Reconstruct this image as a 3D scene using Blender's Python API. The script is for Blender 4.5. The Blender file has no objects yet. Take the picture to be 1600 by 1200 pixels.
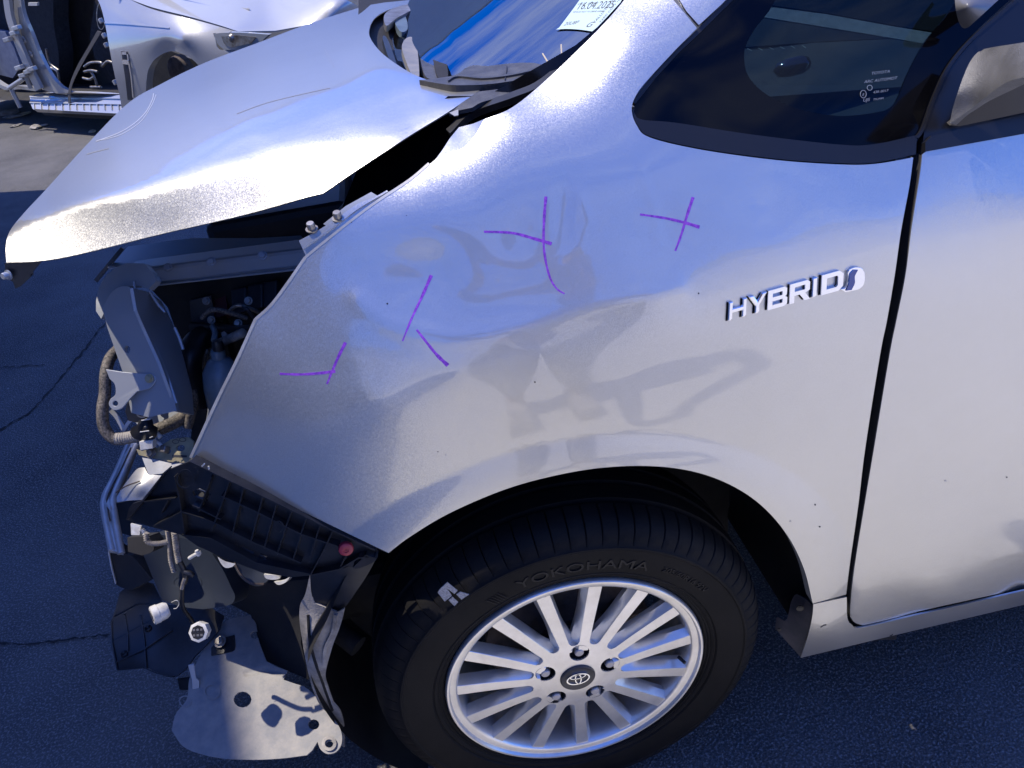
import bpy, bmesh, math, random
import numpy as np
from mathutils import Vector, Matrix
from mathutils.geometry import delaunay_2d_cdt
random.seed(4)
scn = bpy.context.scene
rad = math.radians
# ---------------------------------------------------------------- camera
R = np.array([[0.9773161789903895, 0.193367108819053, -0.08638430129708334],
              [-0.17631291868911775, 0.5168897049689076, -0.8376985063854896],
              [-0.1173321822304065, 0.833926971697232, 0.539257790754046]])
CP = np.array([-0.12150640454388842, -0.7948387828044724, 1.4106515572274467])
F = 1203.0
cam = bpy.data.cameras.new('camera'); cam_o = bpy.data.objects.new('camera', cam)
scn.collection.objects.link(cam_o)
cam.sensor_fit = 'HORIZONTAL'; cam.sensor_width = 36.0; cam.lens = 36.0 * F / 1600
cam.clip_start = 0.02; cam.clip_end = 600
M = Matrix([[R[0][0], R[0][1], R[0][2], CP[0]], [R[1][0], R[1][1], R[1][2], CP[1]], [R[2][0], R[2][1], R[2][2], CP[2]], [0, 0, 0, 1]])
cam_o.matrix_world = M
scn.camera = cam_o
# ---------------------------------------------------------------- sky, sun, exposure
SUN_EL, SUN_AZ = 64.0, 22.0      # azimuth measured from -X (car's nose) towards +Y
sun_dir = Vector((-math.cos(rad(SUN_AZ)) * math.cos(rad(SUN_EL)), math.sin(rad(SUN_AZ)) * math.cos(rad(SUN_EL)), math.sin(rad(SUN_EL))))
w = bpy.data.worlds.new('World'); scn.world = w; w.use_nodes = True
nt = w.node_tree; bg = nt.nodes['Background']
sky = nt.nodes.new('ShaderNodeTexSky'); sky.sky_type = 'NISHITA'; sky.sun_disc = False
sky.sun_elevation = rad(SUN_EL)
sky.sun_rotation = math.atan2(sun_dir.x, sun_dir.y)
sky.air_density = 1.0; sky.dust_density = 0.3; sky.ozone_density = 4.0
hsv = nt.nodes.new('ShaderNodeHueSaturation'); hsv.inputs['Saturation'].default_value = 1.18; hsv.inputs['Hue'].default_value = 0.51
hsv.inputs['Value'].default_value = 1.0
mul = nt.nodes.new('ShaderNodeMixRGB'); mul.blend_type = 'MULTIPLY'; mul.inputs[0].default_value = 1; mul.inputs[2].default_value = (.60, .81, 1.27, 1)
nt.links.new(sky.outputs[0], mul.inputs[1]); nt.links.new(mul.outputs[0], hsv.inputs['Color'])
tcw = nt.nodes.new('ShaderNodeTexCoord'); mpw = nt.nodes.new('ShaderNodeMapping'); mpw.inputs['Scale'].default_value = (1.0, 2.6, 3.4)
nzw = nt.nodes.new('ShaderNodeTexNoise'); nzw.inputs['Scale'].default_value = 2.2; nzw.inputs['Detail'].default_value = 8; nzw.inputs['Roughness'].default_value = .62
nt.links.new(tcw.outputs['Generated'], mpw.inputs[0]); nt.links.new(mpw.outputs[0], nzw.inputs['Vector'])
crw = nt.nodes.new('ShaderNodeValToRGB'); crw.color_ramp.elements[0].position = .46; crw.color_ramp.elements[1].position = .80
crw.color_ramp.elements[0].color = (0, 0, 0, 1); crw.color_ramp.elements[1].color = (.6, .6, .6, 1)
nt.links.new(nzw.outputs['Fac'], crw.inputs[0])
mxw = nt.nodes.new('ShaderNodeMixRGB'); mxw.inputs[2].default_value = (5.2, 5.6, 6.4, 1)
nt.links.new(crw.outputs[0], mxw.inputs[0]); nt.links.new(hsv.outputs[0], mxw.inputs[1])
nt.links.new(mxw.outputs[0], bg.inputs[0]); bg.inputs[1].default_value = 0.125
sl = bpy.data.lights.new('sun', 'SUN'); sl.energy = 2.6; sl.angle = rad(.53); sl.color = (1.0, .91, .79)
so = bpy.data.objects.new('sun', sl); scn.collection.objects.link(so)
so.rotation_euler = sun_dir.to_track_quat('Z', 'Y').to_euler(); so.location = (-5, 3, 8)
scn.view_settings.view_transform = 'Standard'; scn.view_settings.look = 'None'
scn.view_settings.exposure = 1.02; scn.view_settings.gamma = 1.0; scn.view_settings.use_curve_mapping = False
scn.cycles.max_bounces = 8; scn.cycles.transparent_max_bounces = 8; scn.cycles.caustics_reflective = False; scn.cycles.caustics_refractive = False

# ---------------------------------------------------------------- helpers
def ray(u, v):
    u = np.asarray(u, float); v = np.asarray(v, float)
    return ((u - 800) / F)[..., None] * R[:, 0] + (-(v - 600) / F)[..., None] * R[:, 1] - R[:, 2]
def Py(u, v, y):
    d = ray(u, v); return CP + d * ((y - CP[1]) / d[1])
def Pz(u, v, z):
    d = ray(u, v); return CP + d * ((z - CP[2]) / d[2])
def Px(u, v, x):
    d = ray(u, v); return CP + d * ((x - CP[0]) / d[0])
def proj(p):
    q = R.T @ (np.asarray(p, float) - CP); return 800 + F * q[0] / -q[2], 600 - F * q[1] / -q[2], 1.0 / -q[2]
def tps(px, val, lam=0.0):
    P = np.array(px, float) / 1000; n = len(P)
    D = np.linalg.norm(P[:, None] - P[None], axis=2)
    Kk = np.where(D > 0, D * D * np.log(D + 1e-12), 0) + np.eye(n) * lam
    A = np.zeros((n + 3, n + 3)); A[:n, :n] = Kk; A[:n, n] = 1; A[:n, n + 1:] = P; A[n, :n] = 1; A[n + 1:, :n] = P.T
    s = np.linalg.lstsq(A, np.r_[np.array(val, float), 0, 0, 0], rcond=None)[0]
    def f(u, v):
        q = np.stack([np.asarray(u, float), np.asarray(v, float)], -1) / 1000
        d = np.linalg.norm(q[..., None, :] - P, axis=-1)
        return (np.where(d > 0, d * d * np.log(d + 1e-12), 0) @ s[:n]) + s[n] + q @ s[n + 1:]
    return f
def Wy(ctrl, lam=0.0):           # surface through sightings with known lateral distance y
    return tps([(c[0], c[1]) for c in ctrl], [1.0 / ((c[2] - CP[1]) / ray(c[0], c[1])[1]) for c in ctrl], lam)
def Wp(pts, lam=0.0):            # surface through world points
    q = [proj(p) for p in pts]; return tps([(a, b) for a, b, c in q], [c for a, b, c in q], lam)
def Wplane(p0, n):
    n = np.array(n, float); k = n @ (np.array(p0, float) - CP)
    return lambda u, v: (ray(u, v) @ n) / k
def W3(a, b, c):
    a, b, c = map(np.array, (a, b, c)); return Wplane(a, np.cross(b - a, c - a))
def Wimp(G, pxs, lam=0.0, extra=()):
    """depth surface for the implicit surface G(P)=0, sampled along sight lines and smoothed"""
    px, val = [], []
    tt = np.linspace(.4, 4.5, 1600)
    for u, v in pxs:
        P = CP + np.outer(tt, ray(u, v)); g = G(P); s = np.nonzero(np.sign(g[1:]) != np.sign(g[:-1]))[0]
        if not len(s): continue
        i = s[0]; t = tt[i] - g[i] * (tt[i + 1] - tt[i]) / (g[i + 1] - g[i]); px.append((u, v)); val.append(1 / t)
    for u, v, y in extra: px.append((u, v)); val.append(1.0 / ((y - CP[1]) / ray(u, v)[1]))
    return tps(px, val, lam)
def pt(W, u, v):
    return CP + ray(u, v) / np.asarray(W(u, v))[..., None]
def nrm(W, u, v, e=1.5):
    a = pt(W, u + e, v) - pt(W, u - e, v); b = pt(W, u, v + e) - pt(W, u, v - e)
    n = np.cross(b, a); n /= np.linalg.norm(n, axis=-1)[..., None] + 1e-12
    s = np.sign(np.sum(n * (CP - pt(W, u, v)), -1)); s = np.where(s == 0, 1, s)
    return n * s[..., None]
def crv(pts, closed=True, seg=6):
    """corner points as (u,v), soft points as (u,v,1) - soft ones are joined by a smooth curve"""
    n = len(pts); out = []
    rng = range(n if closed else n - 1)
    for i in rng:
        p1, p2 = pts[i], pts[(i + 1) % n]
        s1, s2 = len(p1) > 2, len(p2) > 2
        P1, P2 = np.array(p1[:2], float), np.array(p2[:2], float)
        out.append(tuple(P1))
        if not (s1 or s2): continue
        P0 = np.array(pts[i - 1][:2], float) if s1 and (closed or i > 0) else P1 - (P2 - P1) * .0
        P3 = np.array(pts[(i + 2) % n][:2], float) if s2 and (closed or i + 2 < n) else P2
        T1 = (P2 - P0) * .5 if s1 else (P2 - P1); T2 = (P3 - P1) * .5 if s2 else (P2 - P1)
        for k in range(1, seg):
            t = k / seg
            out.append(tuple((2*t**3-3*t**2+1)*P1 + (t**3-2*t**2+t)*T1 + (-2*t**3+3*t**2)*P2 + (t**3-t**2)*T2))
    if not closed: out.append(tuple(pts[-1][:2]))
    return out
def inside(px, py, poly):
    r = np.zeros(len(px), bool); n = len(poly); j = n - 1
    for i in range(n):
        xi, yi = poly[i]; xj, yj = poly[j]
        c = ((yi > py) != (yj > py)) & (px < (xj - xi) * (py - yi) / ((yj - yi) or 1e-9) + xi)
        r ^= c; j = i
    return r
def link(o, parent=None):
    scn.collection.objects.link(o)
    if parent is not None: o.parent = parent; o.matrix_parent_inverse = parent.matrix_world.inverted()
    return o
def mesh_obj(name, vs, fs, mat, parent=None, smooth=False, sharp=None, bevel=0):
    me = bpy.data.meshes.new(name); me.from_pydata([tuple(map(float, v)) for v in vs], [], fs)
    me.validate(); me.update()
    if smooth: me.shade_smooth()
    if sharp: me.set_sharp_from_angle(angle=rad(sharp))
    me.materials.append(mat); o = bpy.data.objects.new(name, me); link(o, parent)
    if bevel:
        b = o.modifiers.new('bevel', 'BEVEL'); b.width = bevel; b.segments = 2; b.limit_method = 'ANGLE'; b.angle_limit = rad(35)
    return o
def resamp(loop, step):
    out = []
    n = len(loop)
    for i in range(n):
        a = np.array(loop[i]); b = np.array(loop[(i + 1) % n]); L = np.linalg.norm(b - a)
        k = max(1, int(L / step))
        for j in range(k): out.append(tuple(a + (b - a) * j / k))
    return out
def sheet(name, mat, parent, outline, W, th=.0012, holes=(), step=14, off=0.0, flat=False, wall=None, soft=True, jit=0, bevel=0, disp=None):
    ol = resamp(crv(outline), step * .8); hs = [resamp(crv(h), step * .6) for h in holes]
    vs2, ed = [], []
    for lp in [ol] + hs:
        b = len(vs2); vs2 += lp; ed += [(b + i, b + (i + 1) % len(lp)) for i in range(len(lp))]
    A = np.array(ol); nb = len(vs2)
    gx, gy = np.meshgrid(np.arange(A[:, 0].min() + step * .5, A[:, 0].max(), step), np.arange(A[:, 1].min() + step * .5, A[:, 1].max(), step * .87))
    gx = gx + (np.arange(gx.shape[0]) % 2)[:, None] * step * .5
    gx, gy = gx.ravel(), gy.ravel()
    ok = inside(gx, gy, ol)
    for h in hs: ok &= ~inside(gx, gy, h)
    gx, gy = gx[ok], gy[ok]
    B = np.array(vs2)
    if len(gx):
        keep = np.array([np.min(np.abs(B[:, 0] - x) + np.abs(B[:, 1] - y)) > step * .45 for x, y in zip(gx, gy)], bool)
        gx, gy = gx[keep], gy[keep]
    allp = [Vector(p) for p in vs2] + [Vector((x, y)) for x, y in zip(gx, gy)]
    ov, oe, of, _, _, _ = delaunay_2d_cdt(allp, ed, [], 0, 1e-4)
    U = np.array([p.x for p in ov]); V = np.array([p.y for p in ov])
    T = np.array([t for t in of if len(t) == 3])
    cx, cy = U[T].mean(1), V[T].mean(1)
    ok = inside(cx, cy, ol)
    for h in hs: ok &= ~inside(cx, cy, h)
    T = T[ok]
    ar = (U[T[:, 1]] - U[T[:, 0]]) * (V[T[:, 2]] - V[T[:, 0]]) - (U[T[:, 2]] - U[T[:, 0]]) * (V[T[:, 1]] - V[T[:, 0]])
    T = T[np.abs(ar) > 1e-6]; ar = ar[np.abs(ar) > 1e-6]
    T = np.array([t if a < 0 else t[::-1] for t, a in zip(T, ar)])
    P = pt(W, U, V); N = nrm(W, U, V)
    if disp is not None: P = P + N * disp(P)[:, None]
    P = P + N * off
    Q = P - N * th
    n = len(P)
    cnt = {}
    for t in T:
        for i in range(3):
            a, b = int(t[i]), int(t[(i + 1) % 3]); cnt[(a, b)] = cnt.get((a, b), 0) + 1
    bd = [(a, b) for (a, b) in cnt if (b, a) not in cnt]
    vs = list(P) + list(Q); fs = [tuple(map(int, t)) for t in T] + [tuple(int(i) + n for i in t[::-1]) for t in T]
    nf = len(fs); nn = list(N) + list(-N)
    for a, b in bd:
        k = len(vs); vs += [P[a], P[b], Q[b], Q[a]]
        wn = np.cross(P[b] - P[a], -N[a]); wn = -wn / (np.linalg.norm(wn) + 1e-12)
        nn += [wn] * 4; fs.append((k + 3, k + 2, k + 1, k))
    me = bpy.data.meshes.new(name); me.from_pydata([tuple(map(float, v)) for v in vs], [], fs)
    if not flat:
        me.shade_smooth()
        me.normals_split_custom_set_from_vertices([tuple(map(float, v)) for v in nn])
    me.materials.append(mat)
    o = bpy.data.objects.new(name, me); link(o, parent)
    if flat and bevel:
        bm = bmesh.new(); bm.from_mesh(me); bmesh.ops.remove_doubles(bm, verts=bm.verts, dist=1e-5)
        bmesh.ops.dissolve_limit(bm, angle_limit=rad(3), verts=bm.verts, edges=bm.edges); bm.to_mesh(me); bm.free()
        b = o.modifiers.new('bevel', 'BEVEL'); b.width = bevel; b.segments = 2; b.limit_method = 'ANGLE'; b.angle_limit = rad(40)
    return o
def spl(pts, n=8):
    P = [np.array(p, float) for p in pts]; out = []
    for i in range(len(P) - 1):
        p0 = P[max(i - 1, 0)]; p1 = P[i]; p2 = P[i + 1]; p3 = P[min(i + 2, len(P) - 1)]
        for k in range(n):
            t = k / n
            out.append(.5 * ((2*p1) + (-p0+p2)*t + (2*p0-5*p1+4*p2-p3)*t*t + (-p0+3*p1-3*p2+p3)*t**3))
    out.append(P[-1]); return out
def tube(name, mat, parent, pts, r, seg=12, n=8, rib=0, ribd=.0015, cap=True, straight=False):
    """pts world points (x,y,z[,r])"""
    pp = [tuple(p) + ((r,) if len(p) == 3 else ()) for p in pts]
    S = [np.array(p, float) for p in pp] if straight else spl(pp, n)
    if rib:
        L = 0; out = [S[0]]; prev = S[0]
        for s in S[1:]:
            d = np.linalg.norm(s[:3] - prev[:3]); k = max(1, int(round(d / (rib / 4))))
            for j in range(1, k + 1): out.append(prev + (s - prev) * j / k)
            prev = s
        S = out
    vs, fs = [], []; nrmv = None; L = 0
    for i, s in enumerate(S):
        a = S[max(i - 1, 0)][:3]; b = S[min(i + 1, len(S) - 1)][:3]; t = b - a; t = t / (np.linalg.norm(t) + 1e-9)
        if nrmv is None:
            nrmv = np.cross(t, [0.3, .2, 1]); nrmv /= np.linalg.norm(nrmv)
        nrmv = nrmv - t * (nrmv @ t); nrmv /= np.linalg.norm(nrmv) + 1e-9
        bn = np.cross(t, nrmv)
        if i: L += np.linalg.norm(s[:3] - S[i - 1][:3])
        rr = s[3]
        if rib: rr += ribd * math.cos(L / rib * 2 * math.pi)
        for k in range(seg):
            an = 2 * math.pi * k / seg; vs.append(s[:3] + rr * (math.cos(an) * nrmv + math.sin(an) * bn))
        if i:
            for k in range(seg):
                q = (i - 1) * seg; fs.append((q + k, q + (k + 1) % seg, q + seg + (k + 1) % seg, q + seg + k))
    if cap: fs.append(tuple(range(seg))[::-1]); fs.append(tuple(range((len(S) - 1) * seg, len(S) * seg)))
    return mesh_obj(name, vs, fs, mat, parent, smooth=True, sharp=50)
def lathe(name, mat, parent, c, axis, prof, seg=32, smooth=True, sharp=35, angles=None, mod=None):
    """prof: (r, h) with h measured along axis from c"""
    c = np.array(c, float); ax = np.array(axis, float); ax /= np.linalg.norm(ax)
    e1 = np.cross(ax, [0, 0, 1]); 
    if np.linalg.norm(e1) < .1: e1 = np.cross(ax, [1, 0, 0])
    e1 /= np.linalg.norm(e1); e2 = np.cross(ax, e1)
    if angles is None: angles = [2 * math.pi * k / seg for k in range(seg)]
    m = len(angles); vs, fs = [], []
    for i, (r_, h) in enumerate(prof):
        for k, an in enumerate(angles):
            rr = r_ + (mod(i, k, an) if mod else 0)
            vs.append(c + ax * h + rr * (math.cos(an) * e1 + math.sin(an) * e2))
        if i:
            q = (i - 1) * m
            for k in range(m): fs.append((q + k, q + m + k, q + m + (k + 1) % m, q + (k + 1) % m))
    if prof[0][0] < 1e-6 or True:
        pass
    return mesh_obj(name, vs, fs, mat, parent, smooth=smooth, sharp=sharp)
def bolt(mat, parent, c, axis, r=.006, h=.005, name='bolt', washer=True):
    prof = [(0.0001, h), (r * .85, h), (r, h * .8), (r, 0)]
    if washer: prof += [(r * 1.5, 0), (r * 1.5, -.0015), (0.0001, -.0015)]
    return lathe(name, mat, parent, c, axis, prof, seg=6 if not washer else 12, sharp=25)
def boxo(name, mat, parent, p0, p1, w_, h_, up=(0, 0, 1), bevel=.002):
    p0, p1, up = map(lambda q: np.array(q, float), (p0, p1, up)); t = p1 - p0; t /= np.linalg.norm(t)
    s = np.cross(t, up); s /= np.linalg.norm(s); u_ = np.cross(s, t); vs = []
    for p in (p0, p1):
        for a, b in ((-1, -1), (1, -1), (1, 1), (-1, 1)): vs.append(p + s * a * w_ / 2 + u_ * b * h_ / 2)
    return mesh_obj(name, vs, [(0, 1, 2, 3), (7, 6, 5, 4), (0, 4, 5, 1), (1, 5, 6, 2), (2, 6, 7, 3), (3, 7, 4, 0)], mat, parent, bevel=bevel)
def text_mesh(txt, size=1.0, depth=.0, xs=1.0, shear=0.0):
    cu = bpy.data.curves.new('t', 'FONT'); cu.body = txt; cu.size = size; cu.extrude = depth; cu.shear = shear; cu.resolution_u = 3
    o = bpy.data.objects.new('t', cu); me = bpy.data.meshes.new_from_object(o)
    v = np.array([tuple(q.co) for q in me.vertices]) if len(me.vertices) else np.zeros((0, 3))
    f = [tuple(p.vertices) for p in me.polygons]
    bpy.data.objects.remove(o); bpy.data.curves.remove(cu); bpy.data.meshes.remove(me)
    v[:, 0] *= xs
    return v, f
def text_on(name, mat, parent, txt, mapf, size=1.0, depth=.0, xs=1.0, shear=0):
    v, f = text_mesh(txt, size, depth, xs, shear); return mesh_obj(name, [mapf(*q) for q in v], f, mat, parent)
def thing(name, label, cat, loc=(0, 0, 0), group=None):
    o = bpy.data.objects.new(name, None); o.empty_display_size = .1; scn.collection.objects.link(o); o.location = loc
    bpy.context.view_layer.update()
    o['label'] = label; o['category'] = cat
    if group: o['group'] = group
    return o
def tag(o, label=None, cat=None, kind=None, group=None):
    if label: o['label'] = label
    if cat: o['category'] = cat
    if kind: o['kind'] = kind
    if group: o['group'] = group
    return o

# ---------------------------------------------------------------- materials
def mat_base(name, col, rough=.5, metal=0., coat=0., spec=.5, coat_r=.03):
    m = bpy.data.materials.new(name); m.use_nodes = True; b = m.node_tree.nodes['Principled BSDF']
    b.inputs['Base Color'].default_value = (*col, 1); b.inputs['Roughness'].default_value = rough; b.inputs['Metallic'].default_value = metal
    b.inputs['Coat Weight'].default_value = coat; b.inputs['Coat Roughness'].default_value = coat_r; b.inputs['Specular IOR Level'].default_value = spec
    return m, m.node_tree, b
def vary(nt_, b, c1, c2, scale=8, detail=6, lo=.35, hi=.65, inp='Base Color'):
    tc = nt_.nodes.new('ShaderNodeTexCoord'); nz = nt_.nodes.new('ShaderNodeTexNoise'); nz.inputs['Scale'].default_value = scale; nz.inputs['Detail'].default_value = detail
    nz.inputs['Roughness'].default_value = .65
    cr = nt_.nodes.new('ShaderNodeValToRGB'); cr.color_ramp.elements[0].position = lo; cr.color_ramp.elements[1].position = hi
    cr.color_ramp.elements[0].color = (*c1, 1); cr.color_ramp.elements[1].color = (*c2, 1)
    nt_.links.new(tc.outputs['Object'], nz.inputs['Vector']); nt_.links.new(nz.outputs['Fac'], cr.inputs[0]); nt_.links.new(cr.outputs[0], b.inputs[inp])
    return nz, cr, tc
def bump(nt_, b, scale, dist, strength=.5, detail=3, tc=None):
    if tc is None: tc = nt_.nodes.new('ShaderNodeTexCoord')
    nz = nt_.nodes.new('ShaderNodeTexNoise'); nz.inputs['Scale'].default_value = scale; nz.inputs['Detail'].default_value = detail
    bp = nt_.nodes.new('ShaderNodeBump'); bp.inputs['Distance'].default_value = dist; bp.inputs['Strength'].default_value = strength
    nt_.links.new(tc.outputs['Object'], nz.inputs['Vector']); nt_.links.new(nz.outputs['Fac'], bp.inputs['Height']); nt_.links.new(bp.outputs[0], b.inputs['Normal'])
    return bp
def paint(name, col, rough=.40, metal=.88, flake=.065, dirt=.10, scale=1100):
    m, n, b = mat_base(name, col, rough, metal, 1.0); b.inputs['Coat IOR'].default_value = 1.85
    tc = n.nodes.new('ShaderNodeTexCoord'); vo = n.nodes.new('ShaderNodeTexVoronoi'); vo.inputs['Scale'].default_value = scale
    n.links.new(tc.outputs['Object'], vo.inputs['Vector'])
    s = n.nodes.new('ShaderNodeVectorMath'); s.operation = 'SUBTRACT'; s.inputs[1].default_value = (.5, .5, .5)
    k = n.nodes.new('ShaderNodeVectorMath'); k.operation = 'SCALE'; k.inputs['Scale'].default_value = flake * 2
    g = n.nodes.new('ShaderNodeNewGeometry'); a = n.nodes.new('ShaderNodeVectorMath'); a.operation = 'ADD'
    nn = n.nodes.new('ShaderNodeVectorMath'); nn.operation = 'NORMALIZE'
    n.links.new(vo.outputs['Color'], s.inputs[0]); n.links.new(s.outputs[0], k.inputs[0]); n.links.new(k.outputs[0], a.inputs[0]); n.links.new(g.outputs['Normal'], a.inputs[1])
    n.links.new(a.outputs[0], nn.inputs[0]); n.links.new(nn.outputs[0], b.inputs['Normal'])
    # thin road dust: duller where it lies
    nz = n.nodes.new('ShaderNodeTexNoise'); nz.inputs['Scale'].default_value = 5; nz.inputs['Detail'].default_value = 10; nz.inputs['Roughness'].default_value = .7
    n.links.new(tc.outputs['Object'], nz.inputs['Vector'])
    mr = n.nodes.new('ShaderNodeMapRange'); mr.inputs[1].default_value = .42; mr.inputs[2].default_value = .75; mr.inputs[3].default_value = .02; mr.inputs[4].default_value = .02 + dirt
    n.links.new(nz.outputs['Fac'], mr.inputs[0]); n.links.new(mr.outputs[0], b.inputs['Coat Roughness'])
    mc = n.nodes.new('ShaderNodeMixRGB'); mc.inputs[1].default_value = (*col, 1); mc.inputs[2].default_value = (col[0] * .86, col[1] * .86, col[2] * .84, 1)
    n.links.new(nz.outputs['Fac'], mc.inputs[0]); n.links.new(mc.outputs[0], b.inputs['Base Color'])
    return m
m_paint = paint('silver_paint', (.66, .655, .625))
m_paint_d = paint('silver_paint_door', (.66, .655, .625), dirt=.3)
m_inner = mat_base('inner_body_paint', (.42, .44, .46), .42, .4)[0]
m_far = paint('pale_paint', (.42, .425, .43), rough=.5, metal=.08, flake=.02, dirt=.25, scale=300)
def simple(name, col, rough=.5, metal=0, c2=None, scale=20, bmp=None, coat=0, spec=.5):
    m, n, b = mat_base(name, col, rough, metal, coat, spec)
    tc = None
    if c2: _, _, tc = vary(n, b, col, c2, scale)
    if bmp: bump(n, b, *bmp, tc=tc)
    return m
m_black = simple('black_plastic', (.008, .008, .009), .38, c2=(.02, .02, .022), scale=30, bmp=(60, .0006, .4))
m_gloss = simple('gloss_black', (.002, .002, .003), .07, spec=.22)
m_trim = simple('grained_black_trim', (.018, .018, .02), .5, c2=(.03, .03, .032), scale=12, bmp=(1400, .0004, .5))
m_mirror = simple('grained_grey_plastic', (.10, .10, .105), .36, c2=(.15, .15, .155), scale=40, bmp=(900, .0007, .9))
m_rubber = simple('tyre_rubber', (.004, .004, .0045), .66, spec=.18, c2=(.011, .010, .009), scale=7, bmp=(260, .0006, .5))
m_alloy = simple('alloy', (.95, .92, .85), .33, metal=.72, c2=(.78, .75, .68), scale=16, bmp=(500, .0003, .3))
m_alloy_in = simple('alloy_barrel', (.10, .10, .10), .5, metal=.3, c2=(.05, .05, .05), scale=9)
m_chrome = simple('chrome', (.88, .89, .92), .06, metal=1)
m_blue = simple('blue_enamel', (.01, .06, .3), .15, coat=1)
m_steel = simple('worn_steel', (.42, .41, .39), .42, metal=.7, c2=(.2, .17, .14), scale=25, bmp=(120, .0006, .4))
m_white_metal = simple('primed_metal', (.55, .56, .56), .45, metal=.35, c2=(.38, .37, .35), scale=18, bmp=(160, .0005, .4))
m_zinc = simple('yellow_zinc', (.55, .49, .30), .4, metal=.5, c2=(.34, .30, .2), scale=30)
m_rust = simple('rusty_iron', (.05, .035, .028), .85, c2=(.14, .11, .09), scale=14, bmp=(80, .002, .8))
m_hose = simple('braided_hose', (.02, .02, .02), .7, c2=(.22, .19, .16), scale=260, bmp=(500, .001, .9))
m_conduit = simple('dusty_conduit', (.16, .14, .12), .6, c2=(.30, .27, .23), scale=60)
m_tank = simple('tank_plastic', (.018, .024, .034), .42, c2=(.03, .036, .046), scale=6)
m_bottle = simple('bottle_plastic', (.16, .21, .235), .3, c2=(.10, .13, .15), scale=22)
m_conn = simple('white_nylon', (.72, .71, .66), .4, c2=(.5, .48, .43), scale=90)
m_red = simple('red_plastic', (.34, .03, .05), .4)
m_shield = simple('dusty_shield', (.20, .20, .20), .6, c2=(.29, .272, .245), scale=38, bmp=(200, .0008, .5))
m_liner = simple('felt_liner', (.13, .125, .12), .85, c2=(.5, .46, .40), scale=12, bmp=(350, .0012, .8))
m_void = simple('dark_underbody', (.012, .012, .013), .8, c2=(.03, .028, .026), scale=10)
m_dash = simple('dash_plastic', (.07, .075, .08), .6, c2=(.09, .095, .10), scale=30)
m_dash_l = simple('dash_pale', (.30, .32, .32), .5, c2=(.4, .42, .42), scale=80)
m_paper = simple('pale_paper', (.50, .66, .70), .6)
m_ink = simple('ink', (.03, .03, .04), .6)
m_etch = simple('etched_print', (.30, .32, .34), .6)
m_purple = simple('purple_marker', (.15, .02, .40), .45, c2=(.40, .10, .72), scale=240)
m_twig = simple('dry_straw', (.55, .48, .36), .7)
m_cloth = simple('seat_cloth', (.02, .02, .022), .9, c2=(.04, .04, .045), scale=30)
m_belt = simple('belt_webbing', (.14, .13, .12), .7)
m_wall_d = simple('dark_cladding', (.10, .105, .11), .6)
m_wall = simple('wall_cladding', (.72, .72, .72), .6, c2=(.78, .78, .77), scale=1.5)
m_tank_far = simple('lamp_clear', (.35, .38, .4), .08, coat=1)
def glass_mat(name, tint, base_mix):
    m = bpy.data.materials.new(name); m.use_nodes = True; n = m.node_tree; n.nodes.clear()
    out = n.nodes.new('ShaderNodeOutputMaterial'); mx = n.nodes.new('ShaderNodeMixShader'); fr = n.nodes.new('ShaderNodeFresnel'); fr.inputs[0].default_value = base_mix
    tr = n.nodes.new('ShaderNodeBsdfTransparent'); tr.inputs[0].default_value = (*tint, 1)
    gl = n.nodes.new('ShaderNodeBsdfGlossy'); gl.inputs['Roughness'].default_value = .015
    n.links.new(fr.outputs[0], mx.inputs[0]); n.links.new(tr.outputs[0], mx.inputs[1]); n.links.new(gl.outputs[0], mx.inputs[2]); n.links.new(mx.outputs[0], out.inputs[0])
    return m
m_glass = glass_mat('tinted_glass', (.25, .34, .38), 1.36)
m_wind = glass_mat('windscreen_glass', (.5, .6, .6), 5)
# ground
def ground_mat(name, c1, c2, c3, rough=.85, spk=.0):
    m, n, b = mat_base(name, c1, rough)
    tc = n.nodes.new('ShaderNodeTexCoord')
    a = n.nodes.new('ShaderNodeTexNoise'); a.inputs['Scale'].default_value = .9; a.inputs['Detail'].default_value = 12; a.inputs['Roughness'].default_value = .7
    g = n.nodes.new('ShaderNodeTexNoise'); g.inputs['Scale'].default_value = 190; g.inputs['Detail'].default_value = 4; g.inputs['Roughness'].default_value = .7
    vo = n.nodes.new('ShaderNodeTexVoronoi'); vo.inputs['Scale'].default_value = 260
    for q in (a, g, vo): n.links.new(tc.outputs['Object'], q.inputs['Vector'])
    cr = n.nodes.new('ShaderNodeValToRGB'); cr.color_ramp.elements[0].position = .38; cr.color_ramp.elements[1].position = .64
    cr.color_ramp.elements[0].color = (*c1, 1); cr.color_ramp.elements[1].color = (*c2, 1); n.links.new(a.outputs['Fac'], cr.inputs[0])
    c_2 = n.nodes.new('ShaderNodeValToRGB'); c_2.color_ramp.elements[0].position = .50; c_2.color_ramp.elements[1].position = .66; n.links.new(g.outputs['Fac'], c_2.inputs[0])
    mx = n.nodes.new('ShaderNodeMixRGB'); mx.inputs[2].default_value = (*c3, 1); n.links.new(c_2.outputs[0], mx.inputs[0]); n.links.new(cr.outputs[0], mx.inputs[1]); n.links.new(mx.outputs[0], b.inputs['Base Color'])
    bp = n.nodes.new('ShaderNodeBump'); bp.inputs['Distance'].default_value = .004; bp.inputs['Strength'].default_value = .8
    ad = n.nodes.new('ShaderNodeMath'); ad.operation = 'ADD'; n.links.new(g.outputs['Fac'], ad.inputs[0]); n.links.new(vo.outputs['Distance'], ad.inputs[1])
    n.links.new(ad.outputs[0], bp.inputs['Height']); n.links.new(bp.outputs[0], b.inputs['Normal'])
    return m
m_asph = ground_mat('asphalt', (.038, .038, .040), (.125, .122, .118), (.30, .29, .28))
m_bounce = ground_mat('bounce_concrete', (.59, .575, .51), (.67, .65, .585), (.69, .67, .60))
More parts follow.
